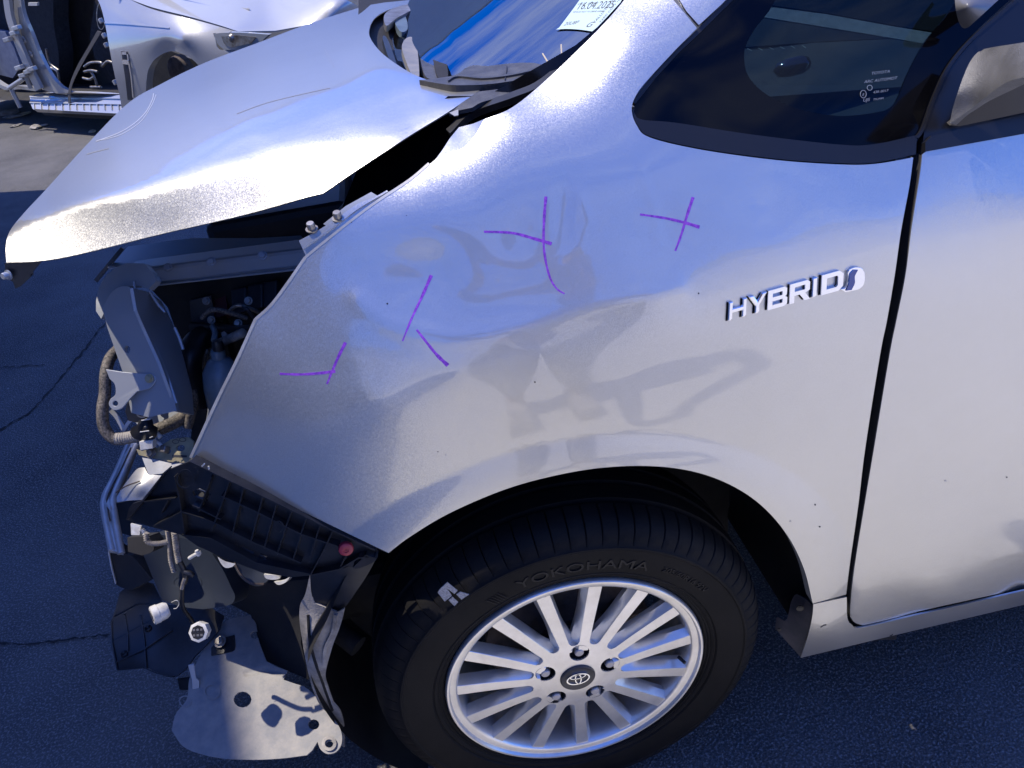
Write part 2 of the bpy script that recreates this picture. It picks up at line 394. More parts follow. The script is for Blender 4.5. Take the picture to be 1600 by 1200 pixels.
m_crack = simple('crack_filler', (.015, .015, .016), .9)
# ---------------------------------------------------------------- setting
def slab(name, mat, x0, y0, x1, y1, z, n=1):
    vs = [(x0 + (x1 - x0) * i / n, y0 + (y1 - y0) * j / n, z) for j in range(n + 1) for i in range(n + 1)]
    fs = [(j * (n + 1) + i, j * (n + 1) + i + 1, (j + 1) * (n + 1) + i + 1, (j + 1) * (n + 1) + i) for j in range(n) for i in range(n)]
    return mesh_obj(name, vs, fs, mat)
tag(slab('ground', m_asph, -300, -300, 300, 300, 0), kind='structure')
tag(mesh_obj('bounce_slab', [(-14, -30, .004), (25, -30, .004), (25, -.20, .004), (-14, -.20, .004)], [(0, 1, 2, 3)], m_bounce), kind='structure')  # pale slab added out of view to bounce sunlight onto wing and wheel
def ribbon(px, wd, z=.004, n=60, amp=1.6):
    S = spl([(a, b, 0) for a, b in px], 10); vs, fs = [], []
    for i, s in enumerate(S):
        a = S[max(i - 1, 0)]; b = S[min(i + 1, len(S) - 1)]; d = np.array([-(b - a)[1], (b - a)[0]]); d /= np.linalg.norm(d) + 1e-9
        c = s[:2] + d * random.uniform(-amp, amp); ww = wd * random.uniform(.15, .95)
        for k in (-1, 1): vs.append(Pz(*(c + d * k * ww), z))
        if i: q = 2 * i; fs.append((q - 2, q - 1, q + 1, q))
    return vs, fs
for px, wd in (([(-60, 735), (0, 672), (50, 640), (95, 590), (130, 548), (165, 505), (215, 470)], 1.7), ([(-40, 1006), (60, 1004), (130, 995), (190, 990), (260, 985)], 2.0), ([(-20, 575), (30, 572), (70, 570)], .8)):
    vs, fs = ribbon(px, wd); tag(mesh_obj('ground_crack', vs, fs, m_crack), kind='structure')
m_grit = simple('grit_stone', (.12, .12, .12), .8, c2=(.3, .28, .26), scale=3)
# small stones and grit on the ground (too many to count)
bm = bmesh.new()
for i in range(900):
    if i < 700: x, y = random.uniform(-3.2, -.7), random.uniform(-.3, 5.8)
    else: x, y = random.uniform(-.7, 1.6), random.uniform(-.5, .6)
    s = random.uniform(.0006, .0020) * (1 if random.random() < .93 else 2.5)
    mt = Matrix.Translation((x, y, s * .5)) @ Matrix.Rotation(random.uniform(0, 6.3), 4, 'Z') @ Matrix.Diagonal((s * random.uniform(.8, 1.8), s, s * .7, 1))
    bmesh.ops.create_icosphere(bm, subdivisions=1, radius=1, matrix=mt)
me = bpy.data.meshes.new('grit'); bm.to_mesh(me); bm.free(); me.materials.append(m_grit); tag(link(bpy.data.objects.new('grit', me)), kind='stuff')

# buildings that stand round the yard (seen as shade and in the paint)
def building(x0, y0, x1, y1, h, label, wm=None):
    t = thing('yard_building', label, 'building', ((x0 + x1) / 2, (y0 + y1) / 2, 0))
    vs = [(x, y, z) for z in (0, h) for x, y in ((x0, y0), (x1, y0), (x1, y1), (x0, y1))]
    mesh_obj('wall', vs, [(0, 1, 5, 4), (1, 2, 6, 5), (2, 3, 7, 6), (3, 0, 4, 7)], wm or m_wall, t)
    e = .15
    vs = [(x, y, z) for z in (h, h + .12) for x, y in ((x0 - e, y0 - e), (x1 + e, y0 - e), (x1 + e, y1 + e), (x0 - e, y1 + e))]
    mesh_obj('roof', vs, [(0, 3, 2, 1), (4, 5, 6, 7), (0, 1, 5, 4), (1, 2, 6, 5), (2, 3, 7, 6), (3, 0, 4, 7)], m_far, t)
    return t
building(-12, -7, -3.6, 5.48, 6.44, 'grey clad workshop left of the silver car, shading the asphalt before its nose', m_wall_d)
building(-26, 17, 9, 24, 7.0, 'long grey clad shed closing the yard behind the white car')
building(-22, -22, 24, -16, 5.0, 'pale clad shed across the yard, on the near side of the silver car')

# ================================================================ the silver car
car = thing('silver_car', 'silver hybrid hatchback stripped of bumper and lamps, purple marker crosses on its dented front wing', 'car', (0, .89, 0))
# side surface from cross sections (x: [(z, y), ...])
SEC = {
 -.56: [(.7, .15), (.8, .155), (.9, .18)],
 -.48: [(.6, .085), (.7, .082), (.8, .086), (.88, .10), (.94, .13)],
 -.40: [(.6, .045), (.7, .043), (.8, .046), (.88, .056), (.93, .067), (.97, .080), (1.02, .098)],
 -.30: [(.6, .014), (.7, .012), (.8, .013), (.88, .021), (.93, .033), (.97, .047), (1.01, .064), (1.05, .082), (1.09, .102)],
 -.20: [(.55, .0), (.65, -.001), (.75, -.001), (.85, .001), (.91, .006), (.95, .016), (.99, .031), (1.03, .049), (1.07, .069), (1.10, .085), (1.13, .105)],
 -.10: [(.55, -.003), (.7, -.004), (.8, -.003), (.88, .0), (.93, .003), (.96, .009), (.985, .019), (1.02, .035), (1.06, .055), (1.10, .077), (1.13, .099), (1.155, .135)],
 .0: [(.45, 0), (.6, -.003), (.72, -.004), (.8, -.004), (.88, -.002), (.93, .002), (.96, .007), (.985, .016), (1.03, .036), (1.07, .056), (1.11, .077), (1.15, .101), (1.18, .132), (1.195, .165), (1.20, .20)],
 .15: [(.45, 0), (.6, -.003), (.72, -.004), (.8, -.004), (.88, -.002), (.94, .002), (.975, .008), (1.0, .017), (1.05, .039), (1.10, .063), (1.15, .089), (1.20, .121), (1.24, .155), (1.262, .195), (1.27, .24)],
 .30: [(.3, .004), (.45, 0), (.6, -.003), (.72, -.004), (.8, -.004), (.9, -.001), (.95, .002), (.985, .008), (1.02, .018), (1.06, .035), (1.10, .054), (1.18, .096), (1.25, .138), (1.31, .186), (1.345, .24)],
 .45: [(.25, .010), (.35, .003), (.45, 0), (.6, -.003), (.72, -.004), (.82, -.003), (.92, 0), (.965, .003), (1.0, .009), (1.03, .018), (1.07, .036), (1.15, .078), (1.25, .13), (1.34, .19)],
 .65: [(.22, .018), (.26, .011), (.30, .006), (.40, .002), (.55, 0), (.70, -.004), (.82, -.004), (.92, -.001), (.975, .003), (1.01, .010), (1.05, .026), (1.15, .075), (1.3, .15)],
 .90: [(.22, .018), (.26, .011), (.30, .006), (.40, .003), (.55, .001), (.70, -.005), (.82, -.006), (.92, -.003), (.985, .002), (1.02, .010), (1.06, .026), (1.15, .07), (1.3, .145)],
 1.25: [(.22, .02), (.26, .012), (.40, .005), (.55, .002), (.70, -.006), (.82, -.008), (.92, -.005), (.99, .001), (1.03, .010), (1.07, .026), (1.3, .14)],
}
W_side0 = Wp([(x, y, z - (.010 if x > -.25 and .93 < z < 1.09 else 0)) for x, s in SEC.items() for z, y in s], lam=2e-6)
RIDGES = [([(560, 470), (600, 502), (650, 520), (700, 530), (770, 525), (840, 505), (930, 478), (1060, 452)], 17, .0013), ([(905, 300), (920, 345), (905, 385), (880, 400)], 9, .0005), ([(1000, 265), (1022, 320), (1030, 380)], 8, .0003)]
DENTS = [(655, 432, 75, 62, .5, .0062), (790, 462, 100, 42, -.25, .0032), (880, 335, 14, 55, .1, .0010), (850, 350, 14, 60, 0, -.0006), (1043, 345, 26, 30, 0, .0006), (515, 578, 42, 22, 0, .0010)]
def W_side(u, v):
    u = np.asarray(u, float); v = np.asarray(v, float)
    d = ray(u, v); P = CP + d / W_side0(u, v)[..., None]
    r = np.hypot(P[..., 0], P[..., 2] - .315)
    s = np.clip((.489 - r) / .06, 0, 1); s = s * s / (s + .14) * 1.14; s = s * (1.6 - .6 * s)
    y = P[..., 1] - .0080 * s
    for pl, wd, hh in RIDGES:
        q = None
        for a_, b_ in zip(pl[:-1], pl[1:]):
            a_ = np.array(a_, float); b_ = np.array(b_, float); dd = b_ - a_; t = np.clip(((u - a_[0]) * dd[0] + (v - a_[1]) * dd[1]) / (dd @ dd), 0, 1)
            e = (u - a_[0] - t * dd[0]) ** 2 + (v - a_[1] - t * dd[1]) ** 2; q = e if q is None else np.minimum(q, e)
        y = y - hh * np.exp(-q / wd ** 2)
    for cu, cv, ru, rv, ang, hh in DENTS:
        c_, s_ = math.cos(ang), math.sin(ang); du, dv = (u - cu) * c_ + (v - cv) * s_, -(u - cu) * s_ + (v - cv) * c_
        y = y + hh * np.exp(-(du / ru) ** 2 - (dv / rv) ** 2)
    # shallow dents under the marker crosses
    for (cx, cz, rx, rz, h) in ((.20, 1.03, .045, .028, .0008), (-.27, .915, .05, .03, .0010)):
        y = y + h * np.exp(-((P[..., 0] - cx) / rx) ** 2 - ((P[..., 2] - cz) / rz) ** 2)
    return d[..., 1] / (y - CP[1])
arch = [(607, 864), (640, 839, 1), (700, 803, 1), (780, 768, 1), (850, 747, 1), (930, 732, 1), (1010, 728, 1), (1080, 736, 1), (1140, 757, 1), (1190, 790, 1), (1230, 836, 1), (1256, 888, 1), (1270, 943)]
fender = sheet('front_wing', m_paint, car,
  [(298, 715), (340, 625, 1), (372, 560, 1), (400, 499), (425, 476, 1), (452, 440, 1), (478, 402), (520, 368, 1), (580, 322, 1), (640, 282, 1), (672, 256), (690, 243, 1), (722, 232, 1), (742, 212, 1), (756, 187), (800, 168, 1), (850, 128, 1), (905, 76, 1), (950, 30, 1), (985, -12, 1), (1010, -45), (1036, -45), (1052, 0), (1070, 21), (1089, 44)]
  + [(1057, 76), (1018, 118, 1), (996, 145, 1), (987, 170, 1), (995, 196, 1), (1016, 215, 1), (1096, 234, 1), (1212, 250, 1), (1313, 257, 1), (1368, 256, 1), (1427, 246), (1421, 290, 1), (1408, 360, 1), (1398, 430, 1), (1386, 500, 1), (1375, 555, 1), (1352, 700, 1), (1341, 790, 1), (1328, 880, 1), (1322, 929)] + arch[::-1], W_side, th=.0014, step=6.5)
# white folded-back edge along the bare front of the wing
def strip(name, mat, parent, px, W, wpx, off, th=.001, step=8):
    S = [np.array(p) for p in px]; L, Rr = [], []
    for i, s in enumerate(S):
        a = S[max(i - 1, 0)]; b = S[min(i + 1, len(S) - 1)]; d = (b - a) / (np.linalg.norm(b - a) + 1e-9); n = np.array([-d[1], d[0]])
        ww = wpx[i] if hasattr(wpx, '__len__') else wpx
        L.append(tuple(s + n * ww / 2)); Rr.append(tuple(s - n * ww / 2))
    return sheet(name, mat, parent, L + Rr[::-1], W, th=th, step=step, off=off)
ed = crv([(300, 716), (341, 627, 1), (373, 562, 1), (401, 500), (426, 477, 1), (453, 441, 1), (479, 403)], closed=False)
strip('wing_edge', m_white_metal, fender, [(a - 2, b - 1) for a, b in ed], W_side, 4.5, .0005, th=.004)
strip('wing_edge', m_white_metal, fender, [(a - 1.5, b - 1.5) for a, b in crv([(479, 403), (521, 369, 1), (581, 323, 1), (641, 283, 1), (672, 257)], closed=False)], W_side, 4, .0004, th=.003)
# rolled arch lip going inward
def lip(name, mat, parent, px, W, depth, direction=(0, 1, 0), w0=0):
    px = resamp2(px, 8); P = [pt(W, a, b) for a, b in px]; d = np.array(direction, float)
    vs, fs = [], []
    for i, p in enumerate(P):
        vs += [p, p + d * depth]
        if i: q = 2 * i; fs.append((q - 2, q - 1, q + 1, q))
    return mesh_obj(name, vs, fs, mat, parent, smooth=True)
def resamp2(l, step):
    out = []
    for i in range(len(l) - 1):
        a, b = np.array(l[i][:2]), np.array(l[i + 1][:2]); k = max(1, int(np.linalg.norm(b - a) / step))
        out += [tuple(a + (b - a) * j / k) for j in range(k)]
    return out + [tuple(l[-1][:2])]
archc = crv(arch, closed=False)
lip('arch_lip', m_inner, fender, archc, W_side, .022)
# rolled rear edge of the wing at the door gap and the dark gap behind
gapc = crv([(1427, 246), (1421, 290, 1), (1408, 360, 1), (1398, 430, 1), (1386, 500, 1), (1375, 555, 1), (1352, 700, 1), (1341, 790, 1), (1328, 880, 1), (1322, 929)], closed=False)
lip('shut_flange', m_inner, fender, [(a - 1, b) for a, b in gapc], W_side, .03, (-.05, 1, 0))
sheet('door_pillar', m_void, car, [(1380, 200), (1520, 200), (1450, 700), (1400, 1000), (1290, 1000), (1330, 700)], lambda u, v: W_side(u, v) * .955, step=24)
# ---- door
door_ol = [(1440, 242), (1446, 237), (1500, 224), (1600, 208), (1760, 180), (1990, 140), (1990, 860), (1760, 888), (1600, 918), (1450, 951, 1), (1360, 972, 1), (1343, 974, 1), (1331, 967, 1), (1328, 950, 1),
           (1334, 890, 1), (1350, 790, 1), (1365, 700, 1), (1389, 555, 1), (1400, 500, 1), (1414, 430, 1), (1423, 360, 1), (1434, 290, 1), (1438, 262, 1)]
door = sheet('front_door', m_paint_d, car, door_ol, W_side, th=.0014, step=14, off=.001)
dl = crv([(1440, 243), (1438, 262, 1), (1434, 290, 1), (1423, 360, 1), (1414, 430, 1), (1400, 500, 1), (1389, 555, 1), (1365, 700, 1), (1350, 790, 1), (1334, 890, 1), (1328, 950, 1), (1331, 967, 1), (1343, 974, 1), (1360, 972, 1), (1450, 951, 1), (1600, 918), (1760, 888)], closed=False)
lip('door_edge', m_void, door, dl, W_side, .03, (.05, .99, 0))
strip('door_rim', m_paint, door, [(a + 1, b) for a, b in dl[:-8]], W_side, 2.2, .0012, th=.002)
# ---- rocker (sill)
W_rock = Wy([(1268, 945, .004), (1325, 931, .003), (1600, 868, .006), (1250, 1027, .022), (1600, 944, .024), (1900, 870, .026), (1290, 985, .002), (1600, 925, .004), (1900, 840, .006), (1430, 950, .003), (1430, 985, .022)])
sheet('sill', m_paint, car, [(1271, 944), (1323, 933), (1324, 965, 1), (1332, 977, 1), (1348, 980, 1), (1450, 957), (1600, 923), (1980, 835), (1980, 858), (1600, 945), (1400, 992), (1251, 1028), (1262, 995, 1), (1269, 965, 1)], W_rock, th=.003, step=10)
sheet('sill_backing', m_void, car, [(1262, 935), (1330, 922), (1340, 960), (1600, 905), (1990, 810), (1990, 860), (1600, 940), (1262, 1018)], lambda u, v: W_rock(u, v) * .965, step=24)
# mudguard and the rear of the arch
gd = sheet('mudguard', simple('mudguard_grey', (.05, .05, .055), .6, c2=(.11, .10, .10), scale=18, bmp=(90, .001, .5)), car, [(1252, 1028), (1211, 982), (1214, 964, 1), (1228, 969, 1), (1236, 940), (1243, 929, 1), (1255, 933, 1), (1270, 946), (1268, 975, 1), (1262, 1002, 1)],
   Wy([(1252, 1028, .022), (1211, 982, .06), (1243, 929, .055), (1270, 946, .012), (1262, 1000, .012)]), th=.004, step=8)
for u, v, r in ((1250, 951, .004), (1252, 993, .002), (1218, 984, .002)): bolt(m_black, gd, Py(u, v, .025), (-.3, -1, .1), r, .001)

# ---- windows
win_out = [(1091, 44), (1057, 77), (1019, 119, 1), (997, 147, 1), (991, 170, 1), (997, 186, 1), (1058, 200, 1), (1174, 219, 1), (1313, 236, 1), (1367, 234, 1), (1433, 222),
           (1439, 205, 1), (1457, 155, 1), (1480, 103, 1), (1522, 52, 1), (1584, -6), (1640, -55), (1170, -55)]
win_in = [(1230, -40), (1205, 12, 1), (1181, 43, 1), (1166, 70, 1), (1163, 93, 1), (1170, 120, 1), (1197, 147, 1), (1247, 170, 1), (1309, 181, 1), (1367, 176, 1), (1391, 168, 1), (1403, 153, 1), (1418, 116, 1), (1445, 66, 1), (1480, 23, 1), (1520, -40)]
frit = sheet('quarter_window', m_gloss, car, win_out, lambda u, v: W_side(u, v) * .994, th=.003, holes=[win_in], step=16)
sheet('pane', m_glass, frit, [(a, b) for a, b in crv(win_in)], lambda u, v: W_side(u, v) * .9925, th=.0001, step=24)
m_wtrim = simple('window_trim', (.012, .012, .014), .32)
sheet('window_trim', m_wtrim, car, [(990, 168), (992, 178, 1), (1004, 187, 1), (1058, 192, 1), (1174, 210, 1), (1313, 226, 1), (1367, 225, 1), (1433, 211), (1431, 241), (1368, 254, 1), (1313, 255, 1), (1212, 248, 1), (1096, 232, 1), (1016, 213, 1), (996, 195, 1), (988, 176, 1)], lambda u, v: W_side(u, v) * .9975, th=.008, step=9)
strip('window_seal', m_wtrim, car, crv([(1433, 215), (1443, 200, 1), (1460, 153, 1), (1484, 103, 1), (1524, 56, 1), (1590, 0)], closed=False), lambda u, v: W_side(u, v) * .998, 5, 0, th=.01)
strip('roof_seal', m_black, car, crv([(990, 160), (1022, 119), (1058, 80), (1092, 48), (1145, -5), (1190, -50)], closed=False), lambda u, v: W_side(u, v) * .996, 7, 0, th=.01)
sheet('roof_pillar', m_paint, car, [(1057, -8), (1073, 18), (1092, 39), (1128, 6), (1180, -50), (1050, -50)], W_side, th=.004, step=10)
# inside, behind the quarter glass
inn = thing('x', 'x', 'x'); bpy.data.objects.remove(inn)
def dz(k): return lambda u, v: W_side(u, v) * k
sheet('dashboard', m_dash, car, [(1080, -80), (1640, -80), (1620, 60), (1470, 240), (1200, 240), (1080, 180)], dz(.60), step=40)
dashp = sheet('dash_panel', m_dash, car, [(1120, 76), (1168, 76), (1188, 77, 1), (1270, 67), (1390, 61), (1480, 72), (1470, 120), (1400, 200), (1200, 200), (1120, 150)], Wy([(1120, 76, .52), (1480, 72, .40), (1200, 200, .34), (1400, 200, .28)]), th=.01, step=14)
sheet('dash_rim', m_dash_l, car, [(1150, 2), (1205, 11), (1290, 22), (1400, 42), (1500, 58), (1496, 78), (1450, 69), (1350, 52), (1195, 27), (1140, 17)], Wy([(1150, 2, .62), (1500, 58, .48), (1140, 17, .60), (1496, 78, .46), (1300, 22, .57), (1300, 45, .545)]), th=.01, step=12)
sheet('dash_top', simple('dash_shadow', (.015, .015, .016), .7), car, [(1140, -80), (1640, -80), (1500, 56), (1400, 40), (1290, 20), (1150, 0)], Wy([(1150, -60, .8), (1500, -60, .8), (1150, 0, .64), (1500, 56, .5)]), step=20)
sheet('dash_shelf', m_dash, car, [(1130, 16), (1195, 29), (1350, 54), (1391, 60), (1300, 64), (1168, 73), (1120, 74)], Wy([(1130, 16, .585), (1391, 60, .5), (1120, 74, .56), (1300, 64, .5)]), th=.01, step=12)
for k in range(6):
    a = 1168 + k * 17; tube('vent_fin', m_dash_l, dashp, [Py(a, 76 - k, .44), Py(a + 7, 80 - k, .43)], .0006, seg=5, straight=True)
m_handle = simple('dull_chrome', (.16, .17, .19), .12, metal=.9)
lathe('door_release', m_handle, car, Py(1240, 104, .33), (1, -.1, .1), [(.001, -.03), (.010, -.024), (.013, -.01), (.013, .012), (.009, .022), (.001, .026)], seg=16, sharp=80)
# etched marks in the glass
def on_glass(u0, v0, sx, ang, W=dz(.9935)):
    a = math.cos(rad(ang)), math.sin(rad(ang))
    def f(x, y, z):
        uu, vv = u0 + (x * a[0] + y * .25) * sx, v0 - (x * a[1] + y) * sx
        return pt(W, uu, vv)
    return f
for s, u, v, k in (('TOYOTA', 1361, 117, 6.5), ('ARC AUTOMOT', 1350, 130, 6.5), ('43R-0017', 1364, 146, 5.5), ('UJS', 1348, 159, 7), ('TSUMM', 1364, 157, 4.5)):
    text_on('etched_text', m_etch, frit, s, on_glass(u, v, k, 7), xs=1.1)
def ring_px(name, mat, parent, u, v, ru, rv, wd, W, off=0, rot=0):
    ol = []; il = []
    for k in range(28):
        a = 2 * math.pi * k / 28; c, s = math.cos(rot), math.sin(rot)
        for L_, f_ in ((ol, 1), (il, -1)):
            x, y = (ru + f_ * wd / 2) * math.cos(a), (rv + f_ * wd / 2) * math.sin(a); L_.append((u + x * c - y * s, v + x * s + y * c))
    return sheet(name, mat, parent, ol, W, th=.0003, holes=[il], step=max(1.2, wd), off=off)
ring_px('etched_ring', m_etch, frit, 1349, 147, 4.6, 6, .8, dz(.9935)); ring_px('etched_ring', m_etch, frit, 1359, 137, 4, 4, .8, dz(.9935)); text_on('etched_text', m_etch, frit, 'E', on_glass(1347, 150, 6, 7))
# ---- door glass corner and mirror foot
sheet('door_frame', simple('door_frame_black', (.010, .011, .016), .3), car, [(1441, 240), (1444, 205), (1461, 158, 1), (1484, 108, 1), (1526, 58, 1), (1592, -4), (1640, -55), (1990, -55), (1990, 130), (1760, 180), (1600, 206), (1446, 236)], dz(.997), th=.01, step=16)
sheet('belt_trim', m_wtrim, car, [(1446, 222), (1456, 212), (1600, 178), (1990, 110), (1990, 140), (1760, 182), (1600, 209), (1446, 237)], lambda u, v: W_side(u, v) * 1.003, th=.01, step=10)
W_mir = Wy([(1484, 190, .035), (1496, 147, .035), (1534, 79, .05), (1600, 66, -.01), (1600, 122, -.05), (1700, 60, -.07), (1700, 100, -.10), (1522, 167, .02), (1800, 60, -.10), (1560, 100, .01)])
mir = sheet('door_mirror', m_mirror, car, [(1484, 193), (1488, 172, 1), (1496, 146, 1), (1506, 118, 1), (1516, 96, 1), (1530, 80, 1), (1550, 74, 1), (1600, 66, 1), (1700, 48), (1760, 60), (1760, 95), (1650, 112, 1), (1600, 121, 1), (1575, 128, 1), (1550, 144, 1), (1522, 166, 1), (1500, 182, 1)], W_mir, th=.02, step=8)
sheet('mirror_foot', simple('mirror_foot', (.04, .037, .035), .45), mir, [(1484, 196), (1500, 184, 1), (1522, 169, 1), (1550, 147, 1), (1575, 131, 1), (1600, 124, 1), (1700, 108), (1700, 160), (1600, 176), (1500, 197)], Wy([(1484, 195, .05), (1600, 124, .03), (1600, 176, .03), (1700, 130, .02)]), th=.01, step=10)
sheet('mirror_tip', simple('grey_tip', (.16, .16, .165), .25), mir, [(1491, -20), (1493, 12, 1), (1498, 34, 1), (1505, 44, 1), (1514, 42, 1), (1524, 33, 1), (1562, -2), (1580, -20)], Wy([(1491, -20, .11), (1505, 44, .085), (1530, 10, .06), (1512, 10, .058), (1575, -20, .1)]), th=.004, step=6)

# ---- marker crosses
def marker(px, wd, taper=0, W=W_side):
    c = crv([(a, b, 1) for a, b in px], closed=False, seg=7); n = len(c)
    ws = [wd * (.88 + .07 * math.sin(i * 1.3) + random.uniform(-.05, .05)) * (1 - taper * i / n) for i in range(n)]
    strip('marker_stroke', m_purple, fender, c, W, ws, .00022, th=.0002, step=4)
marker([(853, 307), (850, 345), (850, 390), (858, 430), (869, 450), (882, 459)], 5.5, .55)
marker([(862, 381), (835, 373), (800, 364), (756, 362)], 6.0, .35)
marker([(1083, 308), (1074, 335), (1064, 368), (1055, 392)], 5.5, .45)
marker([(1093, 355), (1070, 348), (1040, 341), (1000, 335)], 6.0, .4)
marker([(674, 430), (660, 462), (643, 498), (629, 533)], 6.0, .6)
marker([(700, 571), (683, 555), (665, 533), (651, 515)], 7.0, .55)
marker([(540, 535), (529, 557), (519, 580), (511, 600)], 6.0, .5)
marker([(524, 580), (500, 583), (470, 585), (437, 584)], 5.5, .35)
# ---- HYBRID badge: chrome letters
LET = {
 'H': [[(0, 0), (.24, 0), (.24, .38), (.76, .38), (.76, 0), (1, 0), (1, 1), (.76, 1), (.76, .62), (.24, .62), (.24, 1), (0, 1)]],
 'Y': [[(.38, 0), (.62, 0), (.62, .42), (1, 1), (.72, 1), (.5, .64), (.28, 1), (0, 1), (.38, .42)]],
 'B': [[(0, 0), (.85, 0), (1, .1), (1, .42), (.88, .5), (.97, .58), (.97, .9), (.82, 1), (0, 1)], [(.24, .2), (.24, .4), (.76, .4), (.76, .2)], [(.24, .6), (.24, .8), (.74, .8), (.74, .6)]],
 'R': [[(0, 0), (.24, 0), (.24, .36), (.5, .36), (.76, 0), (1.04, 0), (.78, .38), (1, .48), (1, .88), (.86, 1), (0, 1)], [(.24, .56), (.24, .8), (.76, .8), (.76, .56)]],
 'I': [[(0, 0), (.26, 0), (.26, 1), (0, 1)]],
 'D': [[(0, 0), (.8, 0), (1, .2), (1, .8), (.8, 1), (0, 1)], [(.24, .22), (.24, .78), (.7, .78), (.76, .7), (.76, .3), (.7, .22)]],
}
bl0, bl1 = np.array([1135., 500.]), np.array([1318., 449.])       # baseline of the word
up0 = np.array([1.5, -29.])
pos = 0
for ch, a0, wdt in (('H', 0, .155), ('Y', .165, .165), ('B', .335, .165), ('R', .52, .17), ('I', .71, .165), ('D', .79, .185)):
    o0, hl = LET[ch][0], LET[ch][1:]
    def mp(p, a0=a0, wdt=wdt): return tuple(bl0 + (bl1 - bl0) * (a0 + p[0] * wdt) + up0 * p[1] * (1 + .08 * a0))
    for L_ in (o0,):
        sheet('badge_side_shade', m_gloss, fender, [(mp(q)[0] - 1.4, mp(q)[1] + 1.2) for q in L_], W_side, th=.001, holes=[[(mp(q)[0] - .8, mp(q)[1] + .6) for q in h] for h in hl], step=6, off=.0012, flat=True)  # black offset copy paints the dark sides of the chrome letters
    sheet('badge_letter', m_chrome, fender, [mp(p) for p in o0], W_side, th=.005, holes=[[mp(p) for p in h] for h in hl], step=6, off=.0052, flat=True, bevel=.0014)
em = sheet('badge_emblem', m_chrome, fender, [(1310, 450), (1318, 448, 1), (1322, 436, 1), (1322, 424, 1), (1330, 417, 1), (1342, 417, 1), (1348, 426, 1), (1347, 442, 1), (1339, 450, 1), (1328, 453, 1), (1318, 455)], W_side, th=.004, step=4, off=.0045, flat=True, bevel=.001)
sheet('badge_enamel', m_blue, fender, [(1318, 452), (1323, 440, 1), (1324, 427, 1), (1330, 420), (1337, 420), (1332, 430, 1), (1332, 440, 1), (1327, 451)], W_side, th=.001, step=3, off=.0056, flat=True)

# ---- bonnet
top_c = [(12, 366, .395), (50, 344, .390), (104, 325, .38), (204, 302, .355), (300, 276, .34), (404, 250, .33), (540, 214, .32), (640, 190, .315), (700, 168, .315),
  (70, 300, .66), (200, 165, 1.04), (320, 100, 1.36), (565, 12, 1.48), (650, 0, 1.47), (612, 14, 1.22), (578, 45, .92), (600, 85, .66), (655, 124, .46)]
T3 = [Py(*c) for c in top_c]
A_ = lambda P: np.stack([np.ones(len(P)), P[:, 0], P[:, 1] - .87, P[:, 0] ** 2, (P[:, 1] - .87) ** 2, P[:, 0] * (P[:, 1] - .87)], 1)
T3 = np.array(T3); hc = np.linalg.lstsq(A_(T3), T3[:, 2], rcond=None)[0]
def H_top(x, y): return A_(np.array([[x, y]]))[0] @ hc
def G_top(P): return P[:, 2] - A_(P) @ hc
hp = [(u, v) for u in range(120, 700, 60) for v in range(40, 300, 30) if inside(np.array([u]), np.array([v]), [(150, 235), (330, 118), (565, 45), (600, 110), (690, 155), (540, 200), (200, 290)])[0]]
W_htop = Wimp(G_top, hp, lam=1.5e-3, extra=[(a, b, Py(a, b, y)[1]) for a, b, y in top_c])
side_c = [(10, 410, .352), (100, 396, .333), (250, 362, .306), (400, 328, .281), (505, 302, .254), (620, 222, .268), (745, 138, .309)]
S3 = [Py(*c) for c in side_c] + [pt(W_htop, a, b) for a, b in ((10, 366), (104, 325), (204, 302), (300, 276), (404, 250), (540, 214), (640, 190), (700, 172))]
S3 = np.array(S3)
As = lambda P: np.stack([np.ones(len(P)), P[:, 0], P[:, 1], P[:, 0] ** 2], 1)
W_hside = Wp([tuple(q) for q in S3], lam=3e-3)
def W_hood(u, v):
    a, b = W_htop(u, v), W_hside(u, v); k = .022
    h = np.clip(.5 + .5 * (b - a) / k, 0, 1); return b * (1 - h) + a * h - k * h * (1 - h)
hood = sheet('bonnet', m_paint, car, [(10, 410), (9, 385, 1), (16, 360, 1), (40, 330, 1), (70, 298, 1), (130, 232, 1), (198, 163, 1), (250, 132, 1), (320, 98, 1), (400, 68, 1), (480, 38, 1), (565, 11, 1), (600, 4), (640, 0), (655, -6), (662, -3), (640, 8), (608, 15, 1), (586, 28, 1), (577, 46, 1), (580, 62, 1), (598, 84, 1), (630, 107, 1), (660, 122, 1), (700, 133, 1), (748, 137), (750, 141), (700, 175, 1), (640, 212, 1), (560, 264, 1), (505, 302), (480, 308), (380, 336, 1), (250, 366, 1), (120, 398, 1), (60, 408, 1)], W_hood, th=.002, step=9)
# inner skin of the bonnet
sheet('bonnet_frame', m_inner, hood, [(30, 400), (60, 330), (210, 185), (330, 112), (560, 30), (585, 90), (650, 130), (720, 150), (500, 292), (300, 345), (130, 385)], lambda u, v: W_hood(u, v) * .985, th=.01, step=24)
sheet('bonnet_seal', m_black, hood, [(7, 411), (64, 409), (47, 430), (50, 431), (33, 447), (24, 451), (20, 440), (10, 435)], Wy([(7, 411, .35), (64, 409, .355), (24, 451, .345)]), th=.015, step=8, flat=True)
bolt(m_inner, hood, Py(12, 430, .34), (-.5, -.8, .2), .005, .008)
def scratch(parent, px, W, wd, mat=m_ink, off=.0004): strip('scratch', mat, parent, crv([(a, b, 1) for a, b in px], closed=False), W, wd, off, th=.0003, step=5)
m_scr = simple('scratch_grey', (.30, .30, .31), .5, metal=.5); m_scl = simple('scratch_pale', (.55, .56, .58), .4, metal=.5)
scratch(hood, [(136, 241), (150, 237), (170, 232)], W_hood, 1.2, m_scr)
scratch(hood, [(370, 178), (420, 160), (500, 141), (516, 138)], W_hood, .8, m_scr)
